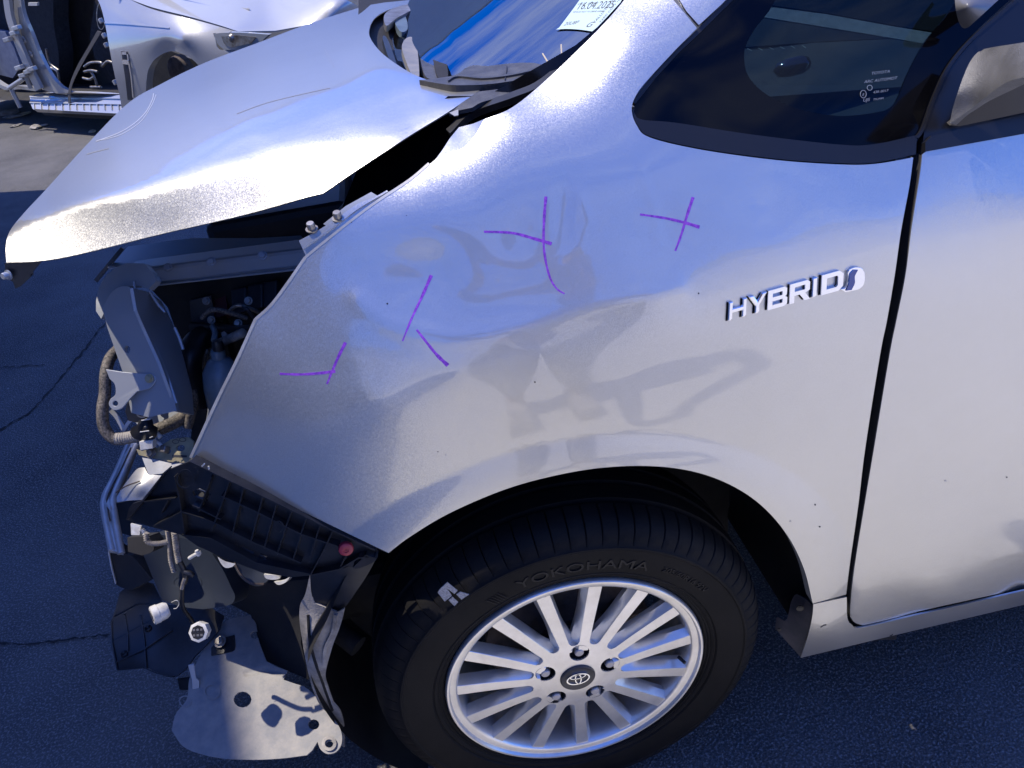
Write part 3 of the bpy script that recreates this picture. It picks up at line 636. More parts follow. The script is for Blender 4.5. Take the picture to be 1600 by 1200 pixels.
scratch(hood, [(508, 78), (522, 105)], W_hood, .6, m_scr)
scratch(hood, [(150, 221), (185, 208), (210, 193), (228, 175), (238, 156), (240, 146)], W_hood, 1.3, m_scl)
scratch(hood, [(158, 219), (190, 210), (220, 190), (237, 165), (244, 148)], W_hood, 1.0, m_scl)
# ---- windscreen and scuttle
def G_ws(P):
    q = (P[:, 1] - .87) / .52; xb = .09 - .17 * (1 - q * q)
    return P[:, 2] - (1.170 + .46 * (P[:, 0] - xb) - .02 * q * q - .012 * q ** 4)
W_ws = Wimp(G_ws, [(u, v) for u in range(620, 1041, 35) for v in range(-60, 140, 20)], lam=1e-4)
ws = sheet('windscreen', m_wind, car, [(655, 128), (700, 128), (780, 124), (840, 125), (905, 76), (955, 24), (1000, -30), (1000, -70), (690, -70), (640, 0), (600, 90)], W_ws, th=.0001, step=16)

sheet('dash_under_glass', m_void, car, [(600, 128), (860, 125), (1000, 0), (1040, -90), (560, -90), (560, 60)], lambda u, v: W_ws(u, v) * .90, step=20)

random.seed(21)
for k in range(22):      # stone chips and specks of tar on the paint
    u, v = random.uniform(520, 1590), random.uniform(290, 900)
    if math.hypot(u - 900, (v - 1043) * 1.3) < 430: continue
    r = random.uniform(.8, 2.0); dr = u > 1440
    if 1300 < u < 1450: continue
    sheet('paint_chip', m_ink if k % 3 else m_white_metal, door if dr else fender, [(u + r * random.uniform(.5, 1.1) * math.cos(t), v + r * random.uniform(.5, 1.1) * math.sin(t)) for t in np.linspace(0, 6.28, 7, endpoint=False)], W_side, th=.0002, step=3, off=.0015 if dr else .0003)
strip('scuff', m_ink, door, [(1240, 986), (1248, 982)], W_rock, 1.0, .0005, th=.0002) if False else None
strip('scuff', m_ink, car, [(1282, 980), (1287, 977), (1291, 976)], W_rock, 1.3, .0005, th=.0002); strip('scuff', m_ink, car, [(1390, 994), (1395, 991)], W_rock, 1.6, .0005, th=.0002)
# ---------------------------------------------------------------- wheel (hub axis along y)
HC = np.array([0, 0, .315])
def fill2d(name, mat, parent, outer, holes, fn, depth, step=.006, center=HC, flat=False):
    """panel drawn in the wheel plane: outer/holes in (x,z) metres; fn(r)->y of the face"""
    def rs(l):
        out = []
        for i in range(len(l)):
            a, b = np.array(l[i]), np.array(l[(i + 1) % len(l)]); k = max(1, int(np.linalg.norm(b - a) / step))
            out += [tuple(a + (b - a) * j / k) for j in range(k)]
        return out
    loops = [rs(outer)] + [rs(h) for h in holes]; vs2, ed = [], []
    for lp in loops:
        b = len(vs2); vs2 += lp; ed += [(b + i, b + (i + 1) % len(lp)) for i in range(len(lp))]
    ov, _, of, _, _, _ = delaunay_2d_cdt([Vector(p) for p in vs2], ed, [], 0, 1e-7)
    U = np.array([p.x for p in ov]); V = np.array([p.y for p in ov]); T = np.array([t for t in of if len(t) == 3])
    cx, cy = U[T].mean(1), V[T].mean(1); ok = inside(cx, cy, loops[0])
    for h in loops[1:]: ok &= ~inside(cx, cy, h)
    T = T[ok]; n = len(U); P = np.stack([U, np.array([fn(math.hypot(a, b)) for a, b in zip(U, V)]), V], 1) + center; Q = P + np.array([0, depth, 0])
    ar = (U[T[:, 1]] - U[T[:, 0]]) * (V[T[:, 2]] - V[T[:, 0]]) - (U[T[:, 2]] - U[T[:, 0]]) * (V[T[:, 1]] - V[T[:, 0]])
    T = [tuple(map(int, t if a > 0 else t[::-1])) for t, a in zip(T, ar)]
    cnt = set()
    for t in T:
        for i in range(3): cnt.add((t[i], t[(i + 1) % 3]))
    fs = list(T) + [tuple(i + n for i in t[::-1]) for t in T] + [(b, a, a + n, b + n) for a, b in cnt if (b, a) not in cnt]
    return mesh_obj(name, list(P) + list(Q), fs, mat, parent, smooth=True, sharp=40)
wheel = lathe('wheel', m_alloy, car, HC, (0, 1, 0), [(.2135, .010), (.2175, .004), (.2168, -.002), (.2150, -.0042), (.2118, -.0040), (.2105, -.0015), (.2095, .0012), (.2010, .0022), (.1985, .0032), (.1965, .0075), (.1945, .016), (.190, .040), (.188, .13), (.196, .165), (.2135, .17)], seg=96, sharp=50)
# tyre with sipes in the shoulder
pitch = 78; angs = []
for k in range(pitch):
    a0 = 2 * math.pi * k / pitch; da = 2 * math.pi / pitch
    angs += [a0, a0 + da * .45, a0 + da * .90, a0 + da * .93, a0 + da * .97]
tprof = [(.212, .012), (.218, .004), (.222, .0005), (.2245, .0008), (.2265, -.002), (.2290, -.0015), (.2315, -.0045), (.2345, -.0055), (.2365, -.0045), (.239, -.0075), (.262, -.0105), (.283, -.0095), (.2855, -.0115), (.289, -.0108), (.2915, -.0078), (.300, -.0045), (.309, .0005), (.317, .0085), (.3225, .018), (.3265, .030), (.3285, .044),
         (.3210, .0455), (.3210, .0535), (.3295, .055), (.3300, .085), (.3225, .0865), (.3225, .0955), (.3300, .097), (.3300, .125), (.3225, .1265), (.3225, .1355), (.3290, .137), (.3270, .16), (.3210, .183), (.30, .20), (.26, .205), (.21, .175)]
def tmod(i, k, an): return -.0045 if (k % 5) == 3 and 15 <= i <= 20 else (-.0012 if (k % 5) in (2, 4) and 15 <= i <= 20 else 0)
tyre = lathe('tyre', m_rubber, wheel, HC, (0, 1, 0), tprof, angles=angs, mod=tmod, sharp=32)
def on_tyre(r0, a_mid, total):
    def f(x, y, z):
        a = a_mid - x / r0; rr = r0 + y
        return HC + np.array([rr * math.cos(a), -.0112 - z * .8 + .0006, rr * math.sin(a)])
    return f
m_rubber_l = simple('tyre_lettering', (.014, .0125, .011), .55, spec=.3)
def tyre_word(s, amid, r0, size, depth=.0012, xs=1.1):
    v, f = text_mesh(s, size, depth, xs); wd = v[:, 0].max(); v[:, 0] -= wd / 2; fn = on_tyre(r0, amid, wd)
    mesh_obj('tyre_lettering', [fn(*q) for q in v], f, m_rubber_l, wheel)
tyre_word('YOKOHAMA', rad(84), .250, .024, xs=1.45)
tyre_word('205/60R16 92V', rad(45), .255, .014)
for k in range(5):
    a = rad(111.5 + k * 1.1); p = [HC + np.array([r * math.cos(a + (r - .24) * 1.5), -.0112, r * math.sin(a + (r - .24) * 1.5)]) for r in (.243, .262)]
    tube('tyre_mark', m_rubber_l, wheel, p, .0009, seg=5, straight=True)
# hub face
def fy(r):
    return float(np.interp(r, [0, .035, .06, .08, .12, .16, .19, .2], [-.004, -.004, -.002, 0, .0025, .0040, .0048, .0052]))
lug_a = [82.5 - 72 * k for k in range(5)]; sp_a = [101 - 24 * k for k in range(15)]
oc = []
for k in range(15):
    for da, r in ((-12, .0745), (-8, .076), (-4.2, .086), (0, .09), (4.2, .086), (8, .076)):
        a = rad(sp_a[k] + da); oc.append((r * math.cos(a), r * math.sin(a)))
aa = np.unwrap(np.array([math.atan2(q[1], q[0]) for q in oc])); oc = [oc[i] for i in np.argsort(np.array([math.atan2(q[1], q[0]) for q in oc]))]
hl = []
for a in lug_a:
    cx, cz = .057 * math.cos(rad(a)), .057 * math.sin(rad(a))
    hl.append([(cx + .0166 * math.cos(t), cz + .0166 * math.sin(t)) for t in np.linspace(0, 2 * math.pi, 20, endpoint=False)])
fill2d('hub_face', m_alloy, wheel, oc, hl, fy, .030)
for k in range(15):
    a = rad(sp_a[k]); ca, sa = math.cos(a), math.sin(a); er = np.array([ca, 0, sa]); et = np.array([-sa, 0, ca])
    vs, fs = [], []
    rs_ = [.062, .08, .095, .115, .135, .155, .175, .190, .1975]
    for i, r in enumerate(rs_):
        t = (r - .062) / .135; wl = .0084 + .0028 * t; y = fy(r); dp = .019 - .004 * t
        fl = max(0, 1 - (r - .075) / .05)
        sec = [(-wl - .0022 - .007 * fl, y + dp), (-wl, y + .0008), (-wl + .0006, y), (wl - .0006, y), (wl, y + .0012), (wl + .0036 + .0034 * t + .007 * fl, y + dp * .8), (wl + .0036 + .0034 * t + .007 * fl, y + dp + .006), (-wl - .0022, y + dp + .006)]
        if i == len(rs_) - 1: pass
        for s, yy in sec: vs.append(HC + er * r + et * s + np.array([0, yy, 0]))
        if i:
            q = (i - 1) * 8
            for j in range(8): fs.append((q + j, q + (j + 1) % 8, q + 8 + (j + 1) % 8, q + 8 + j))
    fs.append(tuple(range(8))); fs.append(tuple(range((len(rs_) - 1) * 8, len(rs_) * 8))[::-1])
    mesh_obj('spoke', vs, fs, m_alloy, wheel, smooth=True, sharp=28)
for a in lug_a:
    c = HC + np.array([.057 * math.cos(rad(a)), 0, .057 * math.sin(rad(a))])
    lathe('lug_pocket', m_black, wheel, c, (0, 1, 0), [(.0166, -.0012), (.0162, .002), (.0150, .016), (.0145, .020), (.0001, .020)], seg=24)
    lathe('lug_nut', m_steel, wheel, c, (0, 1, 0), [(.0001, -.002), (.006, -.0015), (.0082, .000), (.0090, .003), (.0098, .018)], seg=6, sharp=60)
    lathe('lug_cap', simple('nut_cap', (.50, .47, .44), .5, metal=.4), wheel, c, (0, 1, 0), [(.0001, -.0035), (.0062, -.0032), (.0076, -.0018), (.0078, .001)], seg=20)
# centre cap with its emblem
lathe('centre_cap', simple('cap_grey', (.06, .06, .065), .3, metal=.5), wheel, HC, (0, 1, 0), [(.0001, -.0062), (.022, -.0060), (.0245, -.0066), (.0275, -.0070), (.0292, -.0058), (.030, -.003)], seg=48)
def ell(cx, cz, rx, rz, wd, rot=0, name='cap_emblem', yy=-.0078):
    o, i_ = [], []
    for k in range(36):
        t = 2 * math.pi * k / 36
        for L_, s in ((o, 1), (i_, -1)):
            x, z = (rx + s * wd / 2) * math.cos(t), (rz + s * wd / 2) * math.sin(t); L_.append((cx + x, cz + z))
    fill2d(name, m_chrome, wheel, o, [i_], lambda r: yy, .0018, step=.02)
ell(0, 0, .0185, .0125, .0022); ell(0, .0002, .0048, .0118, .0018); ell(0, .0062, .0125, .0050, .0017)
# brake behind the spokes
lathe('brake_disc', m_rust, wheel, HC, (0, 1, 0), [(.03, .055), (.07, .055), (.075, .085), (.138, .085), (.138, .105), (.07, .105)], seg=48)
lathe('wheel_back', m_alloy_in, wheel, HC, (0, 1, 0), [(.086, .032), (.060, .050), (.03, .052), (.001, .052)], seg=40)
boxo('brake_caliper', m_rust, wheel, HC + np.array([.09, .07, -.07]), HC + np.array([.115, .07, .06]), .05, .06, bevel=.01)
for a in (64, 20, -75, 190): bolt(m_steel, wheel, HC + np.array([.11 * math.cos(rad(a)), .084, .11 * math.sin(rad(a))]), (0, -1, 0), .006, .004)
tube('valve_stem', m_black, wheel, [HC + np.array([.178, .012, -.03]), HC + np.array([.185, -.002, -.031])], .003, straight=True)
# wheel housing
def arc_wall(name, mat, r, a0, a1, y0, y1, n=30, rmod=None):
    vs, fs = [], []
    for i in range(n + 1):
        a = rad(a0 + (a1 - a0) * i / n)
        for j, y in enumerate(np.linspace(y0(math.degrees(a)) if callable(y0) else y0, y1, 5)):
            rr = r + (rmod(a, y) if rmod else 0); vs.append(HC + np.array([rr * math.cos(a), y, rr * math.sin(a)]))
        if i:
            q = (i - 1) * 5
            for j in range(4): fs.append((q + j, q + j + 1, q + 6 + j, q + 5 + j))
    return mesh_obj(name, vs, fs, mat, car, smooth=True)
m_ldark = simple('liner_dark', (.008, .008, .009), .75, c2=(.018, .017, .016), scale=20, bmp=(150, .001, .5))
arc_wall('wheel_arch_liner', m_ldark, .428, -12, 160, lambda d: .020 + .030 * max(0, 1 - abs(d - 132) / 7), .36, rmod=lambda a, y: .004 * math.sin(a * 14))
arc_wall('wheel_arch_front', m_ldark, .432, 158, 232, .08, .36)
mesh_obj('inner_arch_wall', [(x, .36, z) for x, z in ((-.42, .1), (.42, .1), (.42, .74), (-.30, .80))], [(0, 1, 2, 3)], m_void, car)
# ---------------------------------------------------------------- bulk of the car: floor, engine, cabin shell
def blk(name, mat, x0, y0, z0, x1, y1, z1, par=None, bevel=.01):
    return boxo(name, mat, par or car, ((x0 + x1) / 2, y0, (z0 + z1) / 2), ((x0 + x1) / 2, y1, (z0 + z1) / 2), abs(x1 - x0), abs(z1 - z0), bevel=bevel)
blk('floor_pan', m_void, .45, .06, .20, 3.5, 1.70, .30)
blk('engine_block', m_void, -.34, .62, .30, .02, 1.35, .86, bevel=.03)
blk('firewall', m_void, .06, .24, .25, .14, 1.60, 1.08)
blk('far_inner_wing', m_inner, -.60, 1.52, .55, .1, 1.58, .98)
sheet('far_wing_blank', m_paint, car, [(0, 0), (1, 0), (1, 1)], Wplane((0, 1.76, 0), (0, 1, 0))) if False else None
mesh_obj('far_side', [(x, 1.765 - (.12 if x < -.4 else 0) - (.1 if z > .95 else 0), z) for x, z in ((-.55, .62), (-.42, .62), (-.40, .70), (-.2, .75), (0, .76), (.25, .72), (.40, .45), (.46, .24), (3.4, .24), (3.6, .7), (3.55, 1.0), (.9, .98), (.1, .98), (-.40, .92))], [tuple(range(14))], m_paint, car)
mesh_obj('roof', [(1.0, .30, 1.50), (1.0, 1.48, 1.50), (1.7, .26, 1.56), (1.7, 1.52, 1.56), (2.7, .26, 1.53), (2.7, 1.52, 1.53), (3.4, .33, 1.42), (3.4, 1.45, 1.42)], [(0, 1, 3, 2), (2, 3, 5, 4), (4, 5, 7, 6)], m_paint, car)
mesh_obj('rear_side', [(x, y, z) for x, y, z in ((1.30, .03, .24), (3.3, .03, .24), (3.6, .12, .7), (3.55, .12, 1.0), (1.30, .012, 1.0))], [(0, 1, 2, 3, 4)], m_paint, car)
mesh_obj('rear_end', [(3.45, .12, .3), (3.45, 1.66, .3), (3.62, 1.62, .95), (3.62, .16, .95), (3.42, .33, 1.42), (3.42, 1.45, 1.42)], [(0, 1, 2, 3), (3, 2, 5, 4)], m_paint, car)
mesh_obj('far_glass', [(.9, 1.66, .98), (3.5, 1.66, 1.0), (3.4, 1.46, 1.42), (1.1, 1.48, 1.5)], [(0, 1, 2, 3)], m_gloss, car)
mesh_obj('near_glass', [(1.3, .075, 1.0), (3.5, .12, 1.0), (3.4, .32, 1.42), (1.35, .27, 1.50)], [(0, 1, 2, 3)], m_gloss, car)
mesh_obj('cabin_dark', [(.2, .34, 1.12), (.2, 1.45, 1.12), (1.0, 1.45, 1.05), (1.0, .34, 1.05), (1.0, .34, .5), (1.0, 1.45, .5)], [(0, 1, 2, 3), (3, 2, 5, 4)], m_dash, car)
# engine bay pieces seen past the wing
Wq = Wy
rail = boxo('wing_rail', m_inner, car, Py(205, 428, .56), Py(500, 392, .40), .05, .032, bevel=.006)
boxo('rail_flange', m_inner, rail, Py(200, 446, .545), Py(500, 412, .385), .03, .003, bevel=.001)
sheet('rail_top', m_inner, rail, [(168, 418), (200, 385), (300, 372), (400, 372), (470, 368), (480, 392), (380, 404), (250, 412), (205, 416)], Wq([(168, 418, .60), (200, 385, .66), (470, 368, .47), (480, 392, .42), (250, 412, .57)]), th=.004, step=12)
for u, v, y in ((298, 396, .58), (358, 395, .53), (437, 391, .46)): lathe('dimple', m_inner, rail, Py(u, v, y), (.05, -.4, 1), [(.001, .006), (.006, .005), (.010, .0)], seg=14)
corner = sheet('lamp_support', m_inner, car, [(150, 470), (156, 446, 1), (172, 425, 1), (196, 412, 1), (226, 412), (243, 436, 1), (232, 452), (212, 446, 1), (190, 453, 1), (172, 468, 1), (164, 486), (158, 498), (150, 486)], Wq([(150, 480, .44), (172, 420, .48), (232, 420, .42), (232, 452, .40), (160, 498, .42)]), th=.01, step=7)
strip('rubber_strip', m_black, car, crv([(192, 388), (172, 412, 1), (150, 439)], closed=False), Wq([(192, 388, .62), (150, 439, .60), (210, 440, .6)]), 6, .004, th=.006)
W_rs0 = Wq([(160, 480, .58), (168, 513, .56), (192, 582, .52), (205, 645, .48), (214, 485, .53), (250, 565, .48), (273, 628, .45), (195, 447, .57), (185, 500, .545), (225, 600, .485)])
W_rs = lambda u, v: W_rs0(u, v) * 1.13
rsup = sheet('radiator_support', m_inner, car, [(160, 482), (175, 456, 1), (194, 447, 1), (208, 455, 1), (215, 485, 1), (228, 517, 1), (250, 565, 1), (273, 628), (276, 642), (232, 652), (205, 645), (192, 582), (168, 513)], W_rs, th=.006, step=9, holes=[[(203 + 5 * math.cos(t) - 4, 546 + 6 * math.sin(t)) for t in np.linspace(0, 6.28, 10, endpoint=False)]])
sheet('support_side', m_inner, rsup, [(208, 450), (232, 456), (252, 470), (270, 505), (287, 560), (300, 610), (303, 648), (276, 642), (273, 628), (250, 565), (228, 517), (214, 485)], Wq([(208, 452, .36), (252, 470, .44), (287, 560, .41), (303, 648, .36), (273, 628, .31), (250, 565, .33), (228, 517, .35)]), th=.005, step=10)
for px in ([(211, 452), (219, 485), (232, 520), (254, 566), (276, 630)], [(234, 455), (246, 474), (258, 488)], [(273, 512), (281, 530), (286, 546)], [(209, 440), (212, 454), (221, 461)]):
    tube('pressed_rib', m_inner, rsup, [Py(a, b, float(pt(W_rs, 230, 560)[1]) - .0 + .06 * (560 - b) / 100) for a, b in px], .0025, seg=8)
W_lb = Wq([(165, 576, .36), (172, 640, .33), (242, 590, .33), (237, 615, .32), (200, 630, .325)])
lb = sheet('lamp_bracket', m_inner, car, [(165, 577), (190, 581), (222, 584), (236, 584, 1), (244, 592, 1), (239, 602, 1), (232, 608), (214, 612), (206, 620, 1), (199, 628), (190, 638, 1), (178, 641, 1), (170, 633, 1), (172, 624, 1), (180, 616, 1), (179, 601, 1), (171, 592)], W_lb, th=.003, step=6,
   holes=[[(180 + 4.2 * math.cos(t), 630.5 + 4.2 * math.sin(t)) for t in np.linspace(0, 6.28, 12, endpoint=False)]], flat=True, bevel=.0008)
bolt(m_zinc, lb, pt(W_lb, 234, 592) + [0, -.002, .002], (-.2, -.8, .5), .005, .004); bolt(m_zinc, car, Py(243, 632, .43), (-.2, -.8, .5), .005, .004)
strip('bracket_edge', m_white_metal, lb, crv([(173, 641), (183, 652, 1), (194, 672, 1)], closed=False), Wq([(170, 640, .42), (200, 640, .42), (190, 675, .40)]), 7, .002, th=.004)
strip('bracket_edge', m_white_metal, lb, crv([(192, 674), (203, 658, 1), (222, 650, 1), (248, 645)], closed=False), Wq([(190, 674, .40), (248, 645, .42), (222, 640, .42)]), 5, .002, th=.006)
sheet('lower_tie', m_inner, car, [(205, 652), (232, 650), (276, 641), (292, 640), (296, 660), (262, 668), (222, 672)], Wq([(205, 652, .44), (292, 640, .42), (222, 672, .42)]), th=.01, step=9)
sheet('cable_clip', m_black, car, [(215, 611), (206, 621), (199, 628), (195, 644), (200, 658), (214, 661), (232, 652), (241, 640), (236, 626), (226, 616)], Wq([(215, 611, .40), (200, 658, .385), (241, 640, .39)]), th=.02, step=6, flat=True, bevel=.002)
ring_px('cable_loop', m_steel, car, 222, 646, 8, 6, 2.2, Wq([(215, 640, .38), (230, 640, .38), (222, 655, .375)]))
# hoses
def T(name, mat, px, r, **k): return tube(name, mat, car, [Py(a, b, y) for a, b, y in px], r, **k)
T('coolant_hose', m_hose, [(186, 545, .50), (172, 560, .47), (165, 585, .44), (164, 615, .42), (160, 640, .40), (163, 668, .385), (178, 686, .375), (196, 686, .37)], .0095, seg=16)
T('hose_sleeve', m_liner, [(182, 686, .372), (200, 684, .37), (226, 678, .365)], .0102, rib=.0045, ribd=.0006, seg=18)
T('coolant_hose', m_hose, [(226, 677, .366), (255, 668, .37), (285, 652, .39), (299, 630, .40), (297, 610, .41)], .011, seg=16)
T('radiator_hose', m_black, [(345, 520, .56), (312, 530, .52), (296, 560, .48), (298, 600, .46), (308, 640, .44)], .022, seg=18)
T('hose_sleeve', m_liner, [(282, 582, .405), (287, 600, .40), (292, 624, .395)], .0075, rib=.0045, ribd=.0005, seg=18)
T('braided_hose', m_hose, [(291, 622, .395), (299, 638, .39), (296, 655, .385), (292, 668, .38)], .0085, seg=14)
lathe('washer_bottle', m_bottle, car, Py(347, 588, .42), (.15, .05, 1), [(.001, .052), (.010, .052), (.012, .048), (.012, .036), (.020, .030), (.031, .010), (.034, -.02), (.033, -.055), (.001, -.058)], seg=24)
lathe('bottle_cap', m_black, car, Py(341, 543, .42), (.15, .05, 1), [(.001, .014), (.008, .013), (.010, .006), (.010, -.004)], seg=14)
T('bottle_pipe', m_bottle, [(334, 532, .45), (336, 520, .47), (332, 510, .50)], .005)
eb = blk('inverter', m_tank, -.52, .72, .66, -.24, 1.05, .93, bevel=.015)
for k in range(4): boxo('cover_rib', m_tank, eb, (-.49 + k * .075, .715, .68), (-.49 + k * .075, .715, .92), .008, .008, bevel=.002)
sheet('red_cover', simple('dark_red', (.10, .02, .025), .5), car, [(318, 476), (326, 460, 1), (342, 455, 1), (352, 458), (356, 490), (340, 496, 1), (322, 488, 1)], Wq([(318, 476, .60), (356, 460, .60), (340, 496, .58)]), th=.03, step=7)
for k, (u, v) in enumerate(((372, 452), (398, 446), (420, 441))): sheet('fuse_lid', m_tank, car, [(u - 12, v), (u + 12, v - 4), (u + 12, v + 34), (u - 10, v + 40)], Wq([(u - 12, v, .58), (u + 12, v, .57), (u, v + 38, .55)]), th=.02, step=8, flat=True, bevel=.003)
T('wire_loom', m_black, [(300, 510, .55), (340, 512, .52), (380, 516, .48), (410, 508, .45)], .009, seg=10)
T('wire_loom', m_conduit, [(345, 535, .50), (362, 528, .47), (380, 520, .44)], .007, rib=.005)
for k in range(5): T('engine_pipe', m_inner, [(500 + 18 * k, 380 - 14 * k, .46), (520 + 20 * k, 350 - 12 * k, .5), (560 + 14 * k, 300 - 8 * k, .55)], .008)
mesh_obj('radiator', [(-.55, .55, .35), (-.55, 1.45, .35), (-.50, 1.45, .80), (-.50, .55, .80)], [(0, 1, 2, 3)], m_void, car)
# strut tower
lathe('strut_tower', m_void, car, Py(648, 262, .40), (0, -.15, 1), [(.001, .03), (.045, .03), (.052, .024), (.056, .012), (.075, .004), (.085, -.05), (.09, -.25)], seg=40)
# folded wing top flange with its bolts
W_fl = lambda u, v: W_side(u, v) * .992
fl = sheet('wing_flange', m_paint, fender, [(467, 376), (500, 358, 1), (530, 338, 1), (560, 318, 1), (597, 304), (616, 296), (604, 308, 1), (560, 341, 1), (520, 370, 1), (482, 400), (477, 398)], W_fl, th=.002, step=6)
strip('flange_fold', m_paint, fl, crv([(474, 388), (520, 356, 1), (560, 326, 1), (606, 300)], closed=False), W_fl, 2.5, .003, th=.003)
for u, v in ((528, 340), (487, 357)): bolt(m_steel, fl, pt(W_fl, u, v), (0, -.3, 1), .005, .008)
sheet('hinge_plate', m_inner, car, [(505, 350), (540, 322), (580, 300), (590, 306), (560, 330), (520, 358)], lambda u, v: W_side(u, v) * .985, th=.004, step=7)
# beside the bonnet hinge: painted scuttle side, black seals
sheet('scuttle_side', m_paint, car, [(675, 256), (690, 236, 1), (703, 216), (717, 199), (740, 193), (762, 184), (752, 205, 1), (738, 222, 1), (720, 238, 1), (695, 248)], Wq([(675, 256, .215), (717, 199, .27), (762, 184, .235), (738, 225, .215), (703, 216, .25)]), th=.004, step=6)
sheet('scuttle_well', m_gloss, car, [(560, 260), (640, 200), (700, 150), (760, 150), (900, 70), (960, 20), (1000, -50), (1010, -40), (985, -8), (950, 34), (905, 80), (850, 132), (800, 172), (758, 190), (717, 200), (703, 218), (672, 260), (600, 320), (520, 360)], Wq([(560, 260, .36), (700, 190, .33), (850, 120, .305), (1000, -45, .32), (600, 320, .30), (780, 160, .32)]), th=.004, step=14)
strip('scuttle_seal', m_black, car, crv([(700, 205), (735, 172, 1), (800, 148, 1), (845, 128, 1), (905, 78)], closed=False), Wq([(700, 205, .29), (800, 148, .30), (905, 78, .315), (850, 100, .33)]), 9, 0, th=.01)
# scuttle cover, wiper linkage, crumpled trim at the far side
W_sc = Wq([(655, 125, .44), (741, 101, .50), (836, 99, .40), (856, 106, .36), (755, 133, .36), (827, 121, .34), (787, 99, .45), (712, 132, .38), (700, 105, .52)])
m_grime = simple('grimy_cowl', (.045, .045, .048), .45, c2=(.10, .10, .10), scale=40, bmp=(500, .0008, .8))
sc = sheet('scuttle_cover', m_grime, car, [(655, 125), (676, 123, 1), (712, 117, 1), (728, 106, 1), (741, 102, 1), (762, 103, 1), (787, 100, 1), (815, 98, 1), (838, 99, 1), (857, 106, 1), (846, 114, 1), (827, 121, 1), (790, 128, 1), (755, 132, 1), (712, 133, 1), (690, 131, 1)], W_sc, th=.012, step=5)
strip('cover_step', m_grime, sc, crv([(700, 128), (715, 121, 1), (755, 124, 1), (800, 119, 1), (850, 108)], closed=False), W_sc, 2.5, .003, th=.004)
tube('cover_joint', m_ink, sc, [pt(W_sc, a, b) + [0, -.001, .001] for a, b in ((792, 105), (791, 115), (789, 126))], .0008, seg=5)
sheet('scuttle_grille', m_grime, car, [(700, 176), (722, 160, 1), (748, 143), (790, 138), (846, 127), (822, 140, 1), (780, 152, 1), (752, 160, 1), (738, 168)], Wq([(700, 176, .31), (748, 143, .34), (846, 127, .325), (738, 168, .30), (780, 152, .315)]), th=.006, step=5)
sheet('torn_clip', m_white_metal, car, [(702, 176), (716, 171), (716, 180), (710, 181)], Wq([(702, 176, .29), (716, 171, .29), (712, 181, .285)]), th=.003, step=4, flat=True)
wl = [ [(700, 104), (678, 60), (668, 30), (655, 25), (645, 30), (652, 62), (664, 118), (690, 120)], [(676, 42), (688, 60), (700, 116), (684, 120), (672, 70), (664, 44)], [(638, 58), (650, 66), (655, 118), (645, 118), (636, 100), (628, 72)], [(598, 60), (606, 62), (622, 108), (612, 102)], [(618, 32), (632, 24), (637, 44), (628, 50), (620, 42)], [(600, 25), (612, 14), (640, 6), (652, 10), (620, 28), (604, 40)] ]
W_tr = Wq([(655, 25, 1.15), (700, 104, .60), (664, 118, .55), (598, 60, .85), (612, 14, 1.25), (628, 50, .95), (650, 66, .85)])
for i, (p, m) in enumerate(zip(wl, (m_grime, m_ldark, simple('pale_trim', (.2, .2, .2), .5, c2=(.3, .28, .25), scale=30), m_tank, m_bottle, m_steel))):
    sheet('scuttle_trim', m, car, [(a, b, 1) for a, b in p], (lambda k: lambda u, v: W_tr(u, v) * k)(1 + .006 * ((i * 3) % 4)), th=.012, step=4)
sheet('scuttle_floor', m_ldark, car, [(560, -10), (700, -30), (720, 130), (600, 120), (560, 60)], lambda u, v: W_tr(u, v) * .93, step=14)
T('trim_cable', m_conduit, [(640, 70, .84), (634, 92, .72), (646, 112, .6)], .003)
# sun-bleached sticker on the glass with its writing
ws_off = lambda u, v: W_ws(u, v) * 1.0015
lb_s = sheet('paper_label', m_paper, ws, [(869, 47), (874, 44), (898, 12), (915, -12), (930, -34), (1010, -34), (985, -12), (950, 26), (927, 50), (905, 47, 1), (885, 46, 1)], ws_off, th=.0003, step=6, off=.001)
def on_ws(u0, v0, ex, ey):
    return lambda x, y, z: pt(lambda a, b: W_ws(a, b) * 1.0032, u0 + ex[0] * x + ey[0] * y, v0 + ex[1] * x + ey[1] * y)
for s, u, v, ex, ey in (('16.04.2025', 899, 15, (13, -.6), (11, -17)), ('VEHICLE NOT TO DRIVE AWAY', 894, 20, (3.4, -.1), (3, -3.6)), ('DATE  EXPIRY', 902, 8, (5, -.2), (4, -5)), ('20U8P', 880, 40, (8, -1), (7, -8)), ('G', 913, 43, (14, -2), (12, -12)), ('VALUATIONS GROUP', 929, 37, (5.4, -6.4), (-4.5, -2.5)), ('YARD COPY 10028', 938, 36, (4.6, -5.4), (-3, -2))):
    text_on('label_writing', m_ink, ws, s, on_ws(u, v, ex, ey))
for a, b in (((848, 84), (859, 102)), ((877, 70), (878, 92)), ((876, 96), (858, 103))):
    tag(tube('dry_twig', m_twig, None, [Py(*a, .40), Py(*b, .36)], .0012, seg=6, straight=True), 'dry straw stalk on the scuttle of the silver car, ' + {848: 'leaning left below the glass', 877: 'standing upright by the wing', 876: 'lying flat beside the wing'}[a[0]], 'twig')
